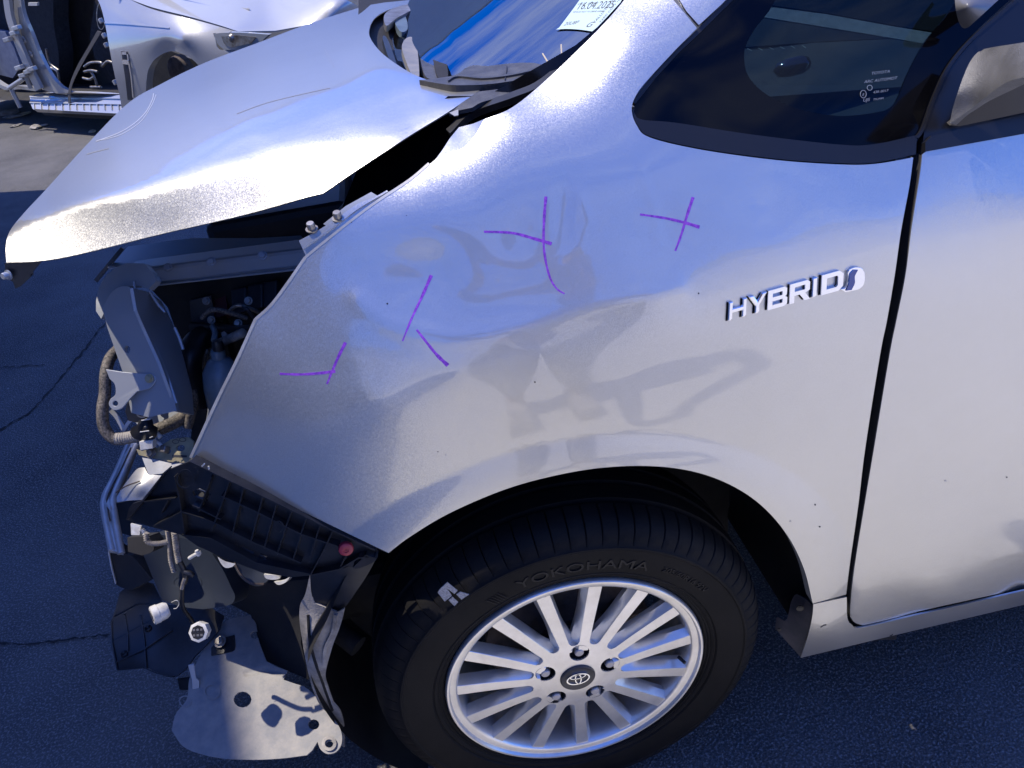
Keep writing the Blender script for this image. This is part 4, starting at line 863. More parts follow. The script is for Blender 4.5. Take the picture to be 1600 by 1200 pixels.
# ---------------------------------------------------------------- bare front end
def beam_tube(px, r, seg=14): return tube('bumper_beam', m_white_metal, car, [Pz(a, b, z) for a, b, z in px], r, seg=seg, n=8)
bb = sheet('bumper_beam', m_white_metal, car, [(196, 692), (214, 692), (196, 735, 1), (180, 772, 1), (177, 788, 1), (184, 830, 1), (192, 864), (184, 862, 1), (170, 860), (163, 830, 1), (157, 800, 1), (158, 776, 1), (168, 755, 1), (179, 737, 1)],
   Wp([Pz(*q) for q in ((205, 692, .56), (179, 737, .545), (158, 776, .54), (157, 800, .53), (170, 860, .50), (196, 735, .55), (178, 786, .535), (192, 864, .49), (172, 790, .545))]), th=.012, step=6)
Wbb = lambda u, v: Wp_bb(u, v)
Wp_bb = Wp([Pz(*q) for q in ((205, 692, .56), (179, 737, .545), (158, 776, .54), (157, 800, .53), (170, 860, .50), (196, 735, .55), (178, 786, .535), (192, 864, .49), (172, 790, .545))])
for px in ([(200, 695), (182, 737), (163, 778), (162, 800), (174, 862)], [(212, 697), (192, 740), (175, 782), (177, 805), (188, 866)]):
    tube('beam_lobe', m_white_metal, bb, [pt(Wp_bb, a, b) + [0, .004, -.002] for a, b in px], .0068, seg=12)
tube('beam_seam', m_rust, bb, [pt(Wp_bb, a, b) + [0, -.003, .003] for a, b in ((206, 700), (190, 735), (170, 776), (171, 800), (174, 815))], .0015, seg=6)
sheet('beam_end', m_void, car, [(170, 860), (178, 856, 1), (192, 864), (206, 868), (238, 905), (203, 923), (180, 912, 1), (174, 890, 1)], Wp([Pz(*q) for q in ((170, 860, .49), (192, 864, .485), (203, 923, .42), (238, 905, .44), (180, 912, .42))]), th=.02, step=7)
strip('beam_edge', m_white_metal, bb, crv([(170, 862), (175, 888, 1), (181, 911, 1)], closed=False), Wp([Pz(*q) for q in ((170, 862, .492), (181, 911, .425), (200, 880, .46))]), 2, .002, th=.004)
W_cb = Wp([Pz(*q) for q in ((179, 782, .535), (200, 749, .55), (225, 730, .57), (252, 743, .56), (221, 780, .53), (215, 760, .555))])
cb = sheet('crash_box', m_white_metal, car, [(179, 783), (189, 765, 1), (200, 750, 1), (214, 733, 1), (226, 730), (231, 741), (252, 743), (241, 757), (222, 781), (200, 782), (181, 785)], W_cb, th=.004, step=6)
sheet('crash_box_side', m_tank, cb, [(181, 785), (222, 780), (215, 800), (206, 838), (178, 830), (176, 800)], Wp([Pz(*q) for q in ((181, 785, .53), (222, 780, .525), (206, 838, .44), (178, 830, .45))]), th=.004, step=10)
T2 = lambda name, mat, px, r, **k: tube(name, mat, car, [Pz(a, b, z) for a, b, z in px], r, **k)
T2('pressed_groove', m_rust, [(181, 770, .552), (196, 760, .557), (218, 752, .562)], .0013)
# zinc bracket and box
W_zb = Wy([(213, 703, .34), (223, 714, .33), (270, 722, .30), (300, 710, .29), (294, 685, .31), (246, 698, .33), (267, 685, .33)])
hole = lambda u, v, r, q=.8: [(u + r * math.cos(t), v + q * r * math.sin(t)) for t in np.linspace(0, 6.28, 12, endpoint=False)]
zb = sheet('headlamp_bracket', m_zinc, car, [(213, 702), (221, 705), (238, 700), (247, 699), (268, 686), (294, 683), (302, 690), (302, 716), (290, 723), (268, 722), (240, 716), (217, 711)], W_zb, th=.003, step=6, holes=[hole(282, 700, 7), hole(239, 709, 5), hole(262, 705, 5.5)], flat=True, bevel=.0008)
sheet('bracket_box', m_white_metal, zb, [(222, 715), (242, 718), (268, 724), (292, 724), (272, 733, 1), (252, 740), (232, 742)], Wy([(222, 715, .325), (292, 724, .29), (232, 742, .30), (252, 740, .29)]), th=.004, step=6)
strip('slot', m_ink, zb, [(270, 712), (292, 713)], W_zb, 3, .001); ring_px('stamped_mark', m_ink, zb, 275, 690, 5, 3, .8, W_zb, off=.001); ring_px('stamped_mark', m_ink, zb, 286, 687, 5, 3, .8, W_zb, off=.001)
bolt(m_steel, zb, pt(W_zb, 238, 708) + [-.001, -.004, .004], (-.3, -.6, .7), .006, .005); boxo('spacer', m_steel, zb, pt(W_zb, 262, 703), pt(W_zb, 257, 690) + [0, -.02, .0], .012, .012)
sheet('grey_clip', m_conn, car, [(217, 690), (238, 688), (239, 701), (219, 704)], Wy([(217, 690, .32), (238, 688, .315), (219, 704, .315)]), th=.012, step=6, flat=True, bevel=.001)
sheet('cable_boot', m_black, car, [(203, 676), (206, 668, 1), (214, 664, 1), (217, 656), (238, 655), (240, 664), (247, 668), (244, 682, 1), (236, 690, 1), (222, 689, 1), (208, 684, 1)], Wy([(203, 676, .35), (247, 668, .33), (222, 690, .33), (225, 670, .315), (217, 656, .34)]), th=.02, step=5)
for a, b, k in ((221, 657, 0), (219, 675, 1), (234, 684, 2)): tube('clip_tab', m_conn, car, [Py(a, b, .308), Py(a + (14 if k < 2 else 5), b - 2, .306)], .0009, seg=6, straight=True)
T('lamp_lead', m_conn, [(238, 672, .34), (245, 677, .335), (251, 684, .33)], .004)
T('lamp_lead', m_conn, [(243, 690, .33), (251, 695, .325), (256, 704, .32)], .0028)
# ---- black side bracket hanging under the wing
W_rt = Wy([(296, 722, .060), (588, 866, .006), (197, 812, .16), (257, 737, .085), (485, 900, .035), (350, 872, .075), (400, 820, .04), (239, 824, .12), (300, 790, .075)])
bk = sheet('bumper_bracket', m_black, car, [(197, 812), (204, 790, 1), (224, 782), (257, 737), (296, 721), (312, 724), (588, 857), (588, 874, 1), (560, 888, 1), (486, 899), (455, 902), (410, 895), (350, 872), (308, 853), (284, 836), (239, 824)], lambda u, v: W_rt(u, v) * .985, th=.003, step=12,
   holes=[[(300, 768), (312, 763), (330, 772), (324, 783), (304, 776)], [(371, 851), (398, 863), (396, 867), (370, 855)], [(407, 864), (417, 869), (415, 873), (405, 868)], [(440, 878), (468, 889), (466, 893), (438, 882)]])
rb = [[(257, 738), (224, 782), (198, 812)], [(296, 722), (350, 748), (420, 781), (500, 820), (586, 860)], [(272, 745), (280, 780), (288, 836)], [(224, 784), (274, 779)], [(262, 782), (252, 802)], [(239, 823), (284, 800), (330, 815), (400, 850), (470, 880)], [(284, 836), (330, 842), (400, 880), (485, 898)], [(358, 752), (345, 790), (330, 830)], [(300, 790), (345, 812)], [(410, 777), (392, 845)], [(455, 798), (432, 868)], [(500, 820), (482, 880)], [(520, 830), (505, 862), (485, 899)], [(345, 775), (400, 800), (470, 835), (530, 855)], [(486, 899), (530, 890), (560, 872), (586, 872)], [(532, 885), (545, 862)], [(552, 888), (572, 868), (588, 874)],
      [(380, 763), (362, 838)], [(432, 787), (412, 858)], [(478, 809), (458, 874)], [(330, 745), (310, 800)]]
for p in rb: strip('rib', m_black, bk, resamp2(p, 9), W_rt, 2.0, 0, th=.014, step=8)
ring_px('boss', m_black, bk, 290, 748, 13, 14, 2.5, W_rt, off=.001); ring_px('boss', m_black, bk, 436, 822, 7, 8, 2, W_rt, off=.001)
lathe('push_clip', m_red, bk, Py(540.5, 857.5, .012), (.05, -1, .15), [(.001, .003), (.0035, .003), (.0038, .0045), (.007, .0045), (.0095, .003), (.0105, 0), (.010, -.004)], seg=24)
strip('bracket_highlight', m_conn, bk, [(316, 728), (320, 724)], W_rt, 2, .001); strip('bracket_glint', m_conn, bk, [(327, 733), (326, 728)], W_rt, 2, .001)
# things seen lit through the bracket's slots
T('lamp_lever', m_conn, [(298, 766, .11), (308, 763, .11), (320, 768, .11)], .002)
sheet('tongue', m_black, car, [(485, 899), (530, 890), (562, 880), (588, 872), (582, 884, 1), (573, 900, 1), (561, 918, 1), (548, 937, 1), (538, 950), (530, 957, 1), (515, 955, 1), (492, 941, 1), (486, 922, 1)], Wy([(485, 899, .05), (588, 872, .03), (538, 950, .045), (492, 941, .06), (530, 915, .035)]), th=.004, step=9)
# felt liner hanging
W_ln = Wy([(484, 901, .055), (468, 945, .075), (473, 1006, .085), (483, 1060, .09), (530, 1140, .10), (537, 952, .035), (518, 1015, .06), (509, 1057, .075), (500, 960, .055), (488, 1000, .058), (500, 1050, .065), (533, 1110, .085), (524, 990, .05)])
ln = sheet('felt_liner', m_liner, car, [(484, 898), (487, 925), (491, 942), (526, 957), (538, 951), (535, 966, 1), (530, 983, 1), (522, 1003, 1), (516, 1022, 1), (510, 1045, 1), (509, 1060, 1), (514, 1080, 1), (520, 1098), (531, 1112, 1), (537, 1135, 1), (538, 1168), (534, 1166), (530, 1136), (516, 1118, 1), (500, 1102, 1), (488, 1075, 1), (480, 1045, 1), (473, 1006, 1), (468, 970, 1), (469, 945, 1), (477, 928, 1)], W_ln, th=.003, step=7)
strip('liner_fold', m_liner, ln, crv([(526, 958), (520, 985, 1), (508, 1010, 1), (507, 1040)], closed=False), W_ln, 5, .004, th=.006)
strip('liner_fold', m_ldark, ln, crv([(482, 960), (485, 1000, 1), (495, 1040, 1), (520, 1110)], closed=False), W_ln, 3, .002, th=.004)
# ---- splash shield under the nose
rid = [((300, 1145), (345, 1166), (480, 1160), 5, .004), ((362, 1132), (400, 1122), (480, 1110), 6, .006), ((275, 1125), (320, 1095), (372, 1070), 3, .003), ((385, 1052), (420, 1046), (470, 1060), 4, -.002)]
W_sp0 = Wp([Pz(*q) for q in ((269, 1141, .23), (300, 1085, .25), (330, 1010, .27), (392, 961, .29), (416, 1033, .265), (479, 1075, .25), (533, 1150, .22), (503, 1174, .215), (395, 1187, .205), (290, 1168, .215), (400, 1110, .235), (470, 1130, .225))])
def W_sp(u, v):
    u = np.asarray(u, float); v = np.asarray(v, float); k = np.zeros_like(u)
    for a, b, c, wd, h in rid:
        for p, q in ((a, b), (b, c)):
            d = np.array(q, float) - p; L2 = d @ d; t = np.clip(((u - p[0]) * d[0] + (v - p[1]) * d[1]) / L2, 0, 1)
            dd = (u - p[0] - t * d[0]) ** 2 + (v - p[1] - t * d[1]) ** 2; k = np.maximum(k, h * np.exp(-dd / wd ** 2)) if h > 0 else np.minimum(k, h * np.exp(-dd / wd ** 2))
    return W_sp0(u, v) * (1 + k)
sp = sheet('splash_shield', m_shield, car, [(268, 1141), (275, 1115, 1), (292, 1092, 1), (296, 1060, 1), (310, 1030, 1), (328, 1000, 1), (345, 978, 1), (360, 967, 1), (392, 961), (400, 975), (404, 1000, 1), (416, 1033), (432, 1042), (449, 1048), (443, 1062), (460, 1068, 1), (479, 1075, 1), (500, 1096, 1), (518, 1118, 1), (532, 1140, 1), (534, 1160, 1), (526, 1174, 1), (512, 1178, 1), (501, 1171, 1), (496, 1159), (488, 1172), (479, 1180), (440, 1185, 1), (395, 1187, 1), (340, 1184, 1), (290, 1169, 1)], W_sp, th=.003, step=5,
   holes=[hole(379, 1093, 14, .9), hole(490, 1132, 9, .9), hole(515, 1163, 6, .9), hole(398, 992, 7, .9)])
ring_px('shield_boss', m_shield, sp, 332, 1081, 12, 11, 3, W_sp0, off=.003); ring_px('shield_boss', m_shield, sp, 290, 1096, 9, 8, 2, W_sp0, off=.002); ring_px('shield_eye', m_liner, sp, 515, 1163, 9, 9, 5, W_sp0, off=.004)
pk = sheet('shield_pocket', m_black, sp, [(330, 1012), (344, 998), (366, 992), (366, 1014, 1), (352, 1020), (330, 1024)], lambda u, v: W_sp0(u, v) * 1.002, th=.004, step=5)
bolt(m_steel, sp, pt(W_sp0, 346, 1004) + [0, -.004, .008], (-.1, -.3, 1), .008, .006); bolt(m_steel, sp, Pz(418, 942, .30), (-.1, -.3, 1), .007, .006)
# ---- black under-tray at the nose corner with ribs
W_ut = Wp([Pz(*q) for q in ((188, 925, .38), (240, 912, .36), (255, 945, .33), (345, 968, .30), (320, 1010, .28), (275, 1055, .26), (224, 1045, .27), (185, 1047, .27), (175, 990, .32), (240, 985, .30))])
ut = sheet('under_tray', m_black, car, [(188, 925), (215, 905), (240, 912), (255, 944), (330, 950), (350, 962), (342, 985), (322, 1008), (305, 1025, 1), (290, 1045, 1), (270, 1058, 1), (245, 1052, 1), (226, 1042, 1), (185, 1048), (181, 1035), (175, 1000, 1), (174, 970, 1), (183, 950, 1)], W_ut, th=.004, step=9)
for p in ([(195, 960), (200, 990), (201, 1018)], [(220, 962), (226, 1000), (230, 1044)], [(178, 1003), (222, 978), (262, 960)], [(181, 1035), (226, 1015), (270, 985)], [(176, 966), (215, 945), (258, 946)], [(188, 925), (182, 950), (174, 972), (176, 1005), (185, 1047), (225, 1043), (248, 1053), (272, 1057)]): strip('tray_rib', m_black, ut, resamp2(p, 8), W_ut, 2, .005, th=.008, step=7)
for u, v in ((195, 1022), (232, 982)): lathe('tray_boss', m_black, ut, pt(W_ut, u, v), (0, -.2, 1), [(.001, .002), (.004, .004), (.006, .003), (.007, -.002)], seg=12)
st = sheet('hanging_strap', m_inner, car, [(294, 1040), (303, 1038), (306, 1060), (311, 1064), (311, 1077), (301, 1079), (300, 1062)], Wp([Pz(*q) for q in ((294, 1040, .30), (303, 1038, .30), (301, 1079, .25))]), th=.003, step=5)
sheet('strap_foot', m_black, car, [(276, 1060), (300, 1056), (302, 1066), (302, 1078), (280, 1078)], Wp([Pz(*q) for q in ((276, 1060, .24), (302, 1066, .24), (280, 1078, .23))]), th=.012, step=6, flat=True, bevel=.002)
# ---- grey tank plate behind the looms
W_tk = Wy([(222, 865, .33), (253, 937, .27), (331, 868, .26), (367, 930, .22), (317, 952, .22), (280, 900, .285)])
tk = sheet('washer_tank', m_tank, car, [(215, 845), (250, 835), (310, 845), (332, 866), (348, 890, 1), (360, 915, 1), (367, 932, 1), (361, 944, 1), (340, 949, 1), (317, 952), (285, 948, 1), (253, 938)], W_tk, th=.05, step=9)
ring_px('tank_swirl', m_tank, tk, 292, 910, 22, 12, 4, W_tk, off=.001)
sheet('black_damper', m_void, car, [(199, 840), (232, 838), (240, 852, 1), (238, 862, 1), (222, 868), (200, 862)], Wy([(199, 840, .28), (240, 850, .26), (205, 865, .265)]), th=.03, step=7)
sheet('pale_tab', m_conn, car, [(204, 818), (220, 822), (218, 836), (205, 836)], Wy([(204, 818, .25), (220, 822, .245), (205, 836, .24)]), th=.005, step=5, flat=True)
# corrugated looms and their plugs
T('loom_conduit', m_conduit, [(262, 828, .20), (265, 850, .20), (267, 875, .195), (272, 893, .19)], .0036, rib=.0030, ribd=.0007, seg=12)
T('loom_conduit', m_conduit, [(273, 832, .19), (276, 856, .185), (280, 878, .18)], .0048, rib=.0032, ribd=.0008, seg=12)
T('loom_conduit', m_conduit, [(229, 833, .22), (229, 845, .215), (237, 849, .21), (250, 849, .205), (263, 846, .20)], .0038, rib=.0030, ribd=.0007, seg=12)
T('loom_tape', m_black, [(281, 878, .178), (287, 890, .175), (290, 903, .17), (287, 912, .168)], .0045); T('loom_knot', m_black, [(288, 894, .172), (296, 896, .17), (301, 899, .17)], .005)
T('loom_tail', m_conduit, [(289, 903, .168), (286, 912, .166), (284, 920, .165)], .003); T('loom_cable', m_black, [(285, 918, .168), (284, 935, .17), (286, 950, .18), (297, 966, .185), (302, 974, .185)], .0038)
T('loom_clip', m_conn, [(296, 872, .17), (306, 866, .165), (314, 863, .165)], .003); T('loom_clip', m_conn, [(307, 860, .165), (311, 868, .163)], .003); T('loom_clip', m_conn, [(222, 828, .24), (227, 834, .235), (230, 842, .23)], .0035, rib=.004)
T('wire_loop', m_conn, [(268, 941, .19), (276, 938, .188), (280, 943, .186), (276, 950, .186), (271, 951, .186)], .0006, seg=5)
# plugs
def plug(u, v, y, ax, r, L, face_dark):
    c = Py(u, v, y); axv = np.array(ax, float); axv /= np.linalg.norm(axv)
    o = lathe('loom_plug', m_conn, car, c, axv, [(.001, L * .5), (r * .86, L * .5), (r, L * .44), (r, L * .1), (r * .93, L * .08), (r * .90, -L * .3), (r * .7, -L * .5), (.001, -L * .5)], seg=8 if face_dark else 14, sharp=30)
    e1 = np.cross(axv, [0, 0, 1]); e1 /= np.linalg.norm(e1); e2 = np.cross(axv, e1)
    if face_dark: lathe('plug_face', m_black, o, c + axv * L * .505, axv, [(.001, .0004), (r * .70, .0004), (r * .70, -.001)], seg=8, sharp=30)
    for i in range(-1, 2):
        for j in (-1, 1) if face_dark else (-1, 0, 1):
            q = c + axv * (L * .51) + e1 * i * r * .38 + e2 * j * r * .26
            boxo('pin_port', m_steel if face_dark else m_ink, o, q - e2 * r * .10, q + e2 * r * .10, r * .24, .0015, up=axv, bevel=0)
    return o
plug(250, 957, .17, (-.80, -.45, .15), .0155, .026, False)
plug(314, 986, .135, (-.15, -.75, .62), .0165, .020, True)
# pale shells of the fog lamp
sheet('lamp_shell', m_conn, car, [(340, 870), (352, 877, 1), (368, 881), (362, 886, 1), (352, 887, 1), (345, 880, 1)], Wy([(340, 870, .14), (368, 881, .135), (352, 887, .13)]), th=.01, step=4)
sheet('lamp_bowl', m_tank, car, [(366, 880), (385, 880), (410, 888), (425, 900), (412, 912, 1), (395, 912, 1), (378, 900, 1)], Wy([(366, 880, .15), (425, 900, .14), (395, 912, .13), (395, 895, .145)]), th=.01, step=5)
strip('lamp_rim', m_rust, car, crv([(366, 880), (376, 898, 1), (392, 911, 1), (412, 913)], closed=False), Wy([(366, 880, .148), (412, 913, .128), (400, 890, .14)]), 2.5, 0, th=.004)
sheet('lamp_shell', m_conn, car, [(412, 898), (430, 899, 1), (438, 903, 1), (428, 906, 1), (416, 904, 1)], Wy([(412, 898, .12), (438, 903, .115), (425, 906, .115)]), th=.01, step=4)
sheet('lamp_shell', m_conn, car, [(428, 909), (440, 908, 1), (452, 902, 1), (446, 910, 1), (435, 914, 1)], Wy([(428, 909, .11), (452, 902, .105), (435, 914, .105)]), th=.01, step=4)
# dark structure behind it all: leg, subframe, lower crossmember, added dark backing at the inner nose
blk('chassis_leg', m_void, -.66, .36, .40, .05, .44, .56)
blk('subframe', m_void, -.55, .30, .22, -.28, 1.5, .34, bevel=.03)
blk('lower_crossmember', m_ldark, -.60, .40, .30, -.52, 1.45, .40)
T2('drive_shaft', m_void, [(560, 1010, .30), (520, 980, .32), (440, 930, .34)], .02)
sheet('felt_apron', m_ldark, car, [(367, 915), (484, 905), (470, 950), (470, 1005), (483, 1062), (449, 1048), (416, 1033), (404, 1000), (392, 961), (362, 945)], Wp([Pz(*q) for q in ((367, 915, .40), (484, 905, .42), (470, 1005, .30), (483, 1062, .24), (404, 1000, .25), (362, 945, .30))]), th=.004, step=12)
sheet('bracket_patch', m_tank, car, [(404, 946), (424, 936), (428, 944), (408, 954)], Wp([Pz(*q) for q in ((404, 946, .33), (424, 936, .34), (408, 954, .32))]), th=.003, step=5)

sheet('bay_dark_backing', m_void, car, [(225, 440), (500, 400), (560, 420), (420, 640), (330, 760), (296, 720), (300, 660), (290, 560), (262, 480)], Wplane((0, .60, 0), (0, 1, 0)), th=.004, step=30)  # dark sheet added as backing, painting the shade deep in the bay

# more of what fills the bay: looms, pipes, clips, a fan shroud edge
random.seed(11)
mats_ = [m_black, m_conduit, m_inner, m_tank, m_hose, m_steel]
for k in range(16):
    u0, v0 = random.uniform(300, 430), random.uniform(450, 640); y0 = random.uniform(.46, .57)
    a = random.uniform(-.6, 1.2); L = random.uniform(30, 80)
    pts_ = [(u0, v0, y0), (u0 + L * .4 * math.cos(a) + random.uniform(-8, 8), v0 + L * .4 * math.sin(a), y0 - .01), (u0 + L * math.cos(a + .5), v0 + L * math.sin(a + .5), y0 + .01)]
    pts_ = [q for q in pts_ if q[0] + (q[1] - 499) * .48 < 402 + 30]
    if len(pts_) == 3: T('wire_loom' if k % 2 else 'bay_pipe', mats_[k % 6], pts_, random.uniform(.002, .006), rib=.004 if k % 6 == 1 else 0, seg=8)
for u, v, y in ((330, 500, .52), (352, 522, .50), (318, 548, .50), (372, 505, .50), (322, 470, .54), (388, 470, .52)): bolt(m_steel, car, Py(u, v, y), (-.1, -.8, .5), .005, .005)
for u, v in ((262, 418), (330, 409), (410, 399)): bolt(m_inner, rail, Py(u, v, .47 - (u - 262) * .0006), (0, -.8, .6), .005, .004)
sheet('fan_shroud', m_tank, car, [(296, 470), (330, 462), (336, 500), (330, 560), (312, 600), (303, 560), (300, 510)], Wq([(296, 470, .58), (336, 500, .575), (312, 600, .55)]), th=.01, step=10)

m_sun_patch = simple('painted_sun_patch', (.22, .215, .20), .8, c2=(.48, .46, .44), scale=420)  # pale pieces paint a patch of sunlight on the tyre sidewall
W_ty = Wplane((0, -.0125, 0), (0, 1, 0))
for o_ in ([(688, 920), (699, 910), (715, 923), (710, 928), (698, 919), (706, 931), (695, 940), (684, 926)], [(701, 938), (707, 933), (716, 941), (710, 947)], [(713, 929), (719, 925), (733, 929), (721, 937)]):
    sheet('tyre_sun_patch', m_sun_patch, wheel, o_, W_ty, th=.0012, step=4)
# ================================================================ the stripped white car in the yard behind
A0, B0 = Pz(51, 169, .22), Pz(197, 178, .22)
da = (B0 - A0); da[2] = 0; da /= np.linalg.norm(da); nf = np.array([da[1], -da[0], 0])       # along the car, outward normal
if nf @ (CP - A0) < 0: nf = -nf
wc = thing('white_car', 'pale wrecked saloon with its doors stripped off, standing in the sun behind the silver bonnet', 'car', tuple(A0 + da * 1.2 - nf * .8 - np.array([0, 0, .22])))
def Wd(k): return Wplane(A0 - nf * k, nf)           # vertical plane k metres inside the outer side
W_f = Wd(0)
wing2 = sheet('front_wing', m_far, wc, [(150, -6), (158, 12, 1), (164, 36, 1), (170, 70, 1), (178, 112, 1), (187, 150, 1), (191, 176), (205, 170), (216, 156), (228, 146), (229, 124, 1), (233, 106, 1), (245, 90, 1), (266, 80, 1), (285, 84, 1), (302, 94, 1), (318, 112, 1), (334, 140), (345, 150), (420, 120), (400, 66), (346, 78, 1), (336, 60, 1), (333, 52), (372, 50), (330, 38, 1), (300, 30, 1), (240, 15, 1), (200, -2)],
   W_w2 := Wp([pt(Wd(0), 170, 120), pt(Wd(0), 228, 130), pt(Wd(.02), 320, 120), pt(Wd(.0), 195, 60), pt(Wd(0), 250, 60), pt(Wd(.08), 240, 18), pt(Wd(.10), 180, 0), pt(Wd(.03), 200, 34), pt(Wd(.12), 300, 32), pt(Wd(.10), 345, 60), pt(Wd(.16), 400, 66), pt(Wd(.12), 420, 120), pt(Wd(.02), 270, 76), pt(Wd(.03), 200, 170), pt(Wd(.0), 285, 60)]), th=.004, step=6)
strip('wing_crease', m_far, wing2, crv([(164, 36), (200, 38, 1), (245, 42, 1), (265, 44)], closed=False), W_w2, 1.6, .006, th=.01)
lip('arch_lip', m_far, wing2, crv([(228, 146), (229, 124, 1), (233, 106, 1), (245, 90, 1), (266, 80, 1), (285, 84, 1), (302, 94, 1), (318, 112, 1)], closed=False), W_w2, .06, tuple(-nf))
sheet('vent', m_ink, wing2, [(190, 80), (199, 81), (207, 150), (208, 156), (200, 156), (196, 120)], W_w2, th=.004, step=6, off=.004)
strip('vent_blade', m_chrome, wing2, [(193, 96), (202, 97)], W_w2, 7, .01); strip('vent_blade', m_chrome, wing2, [(192, 83), (199, 83)], W_w2, 4, .01); strip('vent_frame', m_chrome, wing2, [(200, 84), (206, 120), (209, 152)], W_w2, 1.6, .008)
strip('vent_frame', m_chrome, wing2, [(190, 81), (190, 79), (199, 80)], W_w2, 1.2, .008)
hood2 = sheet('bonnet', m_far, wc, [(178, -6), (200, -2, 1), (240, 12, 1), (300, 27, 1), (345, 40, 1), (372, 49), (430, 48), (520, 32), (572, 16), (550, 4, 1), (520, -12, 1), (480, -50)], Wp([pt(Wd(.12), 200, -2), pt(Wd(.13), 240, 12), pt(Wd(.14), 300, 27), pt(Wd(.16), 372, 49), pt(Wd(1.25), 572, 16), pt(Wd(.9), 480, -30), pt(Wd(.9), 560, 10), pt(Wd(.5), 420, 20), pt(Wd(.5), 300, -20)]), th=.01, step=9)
strip('bonnet_crease', m_far, hood2, crv([(215, -4), (300, 8, 1), (390, 14, 1)], closed=False), Wp([pt(Wd(.2), 215, -4), pt(Wd(.35), 300, 8), pt(Wd(.45), 390, 14)]), 2, .01, th=.01)
hl2 = sheet('headlight', m_tank_far, wc, [(334, 53), (350, 51, 1), (376, 51, 1), (420, 54), (400, 72), (372, 78), (350, 78), (340, 68, 1)], Wd(.08), th=.03, step=6)
sheet('lamp_reflector', m_steel, hl2, [(346, 57), (372, 55), (400, 58), (392, 68), (360, 74), (350, 68)], Wd(.075), th=.004, step=6)
lathe('lamp_bulb', m_steel, hl2, pt(Wd(.06), 362, 60), tuple(nf), [(.001, .02), (.02, .016), (.03, 0)], seg=12)
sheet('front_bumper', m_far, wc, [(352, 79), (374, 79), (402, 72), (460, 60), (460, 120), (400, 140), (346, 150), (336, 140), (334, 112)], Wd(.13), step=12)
sheet('engine_bay_dark', m_void, wc, [(225, 160), (225, 95), (262, 78), (320, 100), (345, 160)], Wd(.35), step=12)
lathe('hub', m_rust, wc, pt(Wd(.2), 282, 112), tuple(nf), [(.001, .05), (.05, .05), (.11, .03), (.12, 0), (.12, -.05)], seg=16)
sheet('windscreen_base', m_ink, wc, [(150, -30), (300, -30), (240, 2), (200, 0), (178, -4), (160, -8)], Wd(.3), step=14)
# sill with pressed steps
W_s2 = Wp([pt(Wd(.02), 50, 160), pt(Wd(.02), 195, 172), pt(Wd(.10), 60, 146), pt(Wd(.10), 190, 148), pt(Wd(.05), 120, 158)])
sill2 = sheet('sill', m_far, wc, [(47, 150), (60, 146), (108, 142), (150, 143), (190, 146), (193, 158), (197, 170), (195, 178), (120, 174), (51, 170), (47, 160)], W_s2, th=.05, step=8)
for v0, v1 in ((152, 154), (161, 163)): strip('sill_step', m_far, sill2, [(48, v0), (120, v0 + 1), (194, v1)], W_s2, 2.2, .012, th=.02)
for k in range(13): strip('sill_tab', m_far, sill2, [(54 + k * 11, 163), (54.5 + k * 11, 172)], W_s2, 1.2, .01, th=.012)
sheet('underbody', m_void, wc, [(60, 172), (196, 178), (190, 187), (120, 184), (70, 180)], Wd(.1), step=8)
# door opening: dark cabin
sheet('cabin_dark', m_void, wc, [(-40, -40), (170, -40), (180, 60), (190, 150), (60, 148), (-40, 150)], Wd(.75), step=30)
sheet('floor', m_void, wc, [(60, 146), (190, 147), (184, 136), (110, 134)], Wp([pt(Wd(.1), 60, 146), pt(Wd(.1), 190, 147), pt(Wd(.7), 184, 136), pt(Wd(.7), 110, 134)]), step=12)
def seat(px, k): return sheet('seat', m_cloth, wc, [(a, b, 1) for a, b in px], Wd(k), th=.15, step=8)
seat([(36, -20), (78, -20), (84, 40), (92, 90), (88, 140), (70, 140), (58, 90), (44, 40)], .5)
b1 = sheet('middle_pillar', m_far, wc, [(20, -20), (30, -20), (36, 20, 1), (50, 55, 1), (62, 85, 1), (80, 118, 1), (95, 135, 1), (108, 142), (104, 148), (88, 146), (66, 140), (54, 115, 1), (42, 85, 1), (30, 60, 1), (24, 40, 1)], Wd(.05), th=.03, step=8)
strip('pillar_edge', m_far, b1, crv([(8, -10), (13, 25, 1), (20, 48, 1), (30, 75, 1), (44, 108, 1), (60, 140)], closed=False), Wd(.0), 9, 0, th=.03)
for u, v in ((22, 52), (12, 62), (26, 44), (44, 112), (36, 118), (50, 108), (30, 106)):
    boxo('door_hinge', m_white_metal, b1, pt(Wd(-.02), u - 4, v + 1), pt(Wd(-.02), u + 5, v - 2), .04, .035, bevel=.006)
for u, v in ((38, 62), (48, 84), (46, 90)): lathe('pillar_boss', m_far, b1, pt(Wd(.045), u, v), tuple(nf), [(.001, .01), (.02, .01), (.03, 0)], seg=10)
strip('rear_sill', m_far, wc, crv([(-10, 128), (8, 138, 1), (30, 137, 1), (56, 140)], closed=False), Wd(.05), 5, 0, th=.05)
sheet('rear_door_opening', m_cloth, wc, [(-30, 20), (10, 20), (26, 60), (40, 100), (54, 140), (-30, 130)], Wd(.5), step=12)
sheet('rear_seat', simple('blue_grey_seat', (.12, .15, .25), .8, c2=(.2, .24, .35), scale=8), wc, [(-20, 45), (8, 50), (22, 75), (32, 104), (20, 122), (-20, 112)], Wd(.35), th=.05, step=8)
for a, b in (((18, 140), (32, 168)), ((48, 138), (40, 118)), ((14, 138), (38, 122))): tube('bent_strut', m_far, wc, [pt(Wd(.0), *a), pt(Wd(.0), *b)], .02, seg=8, straight=True)
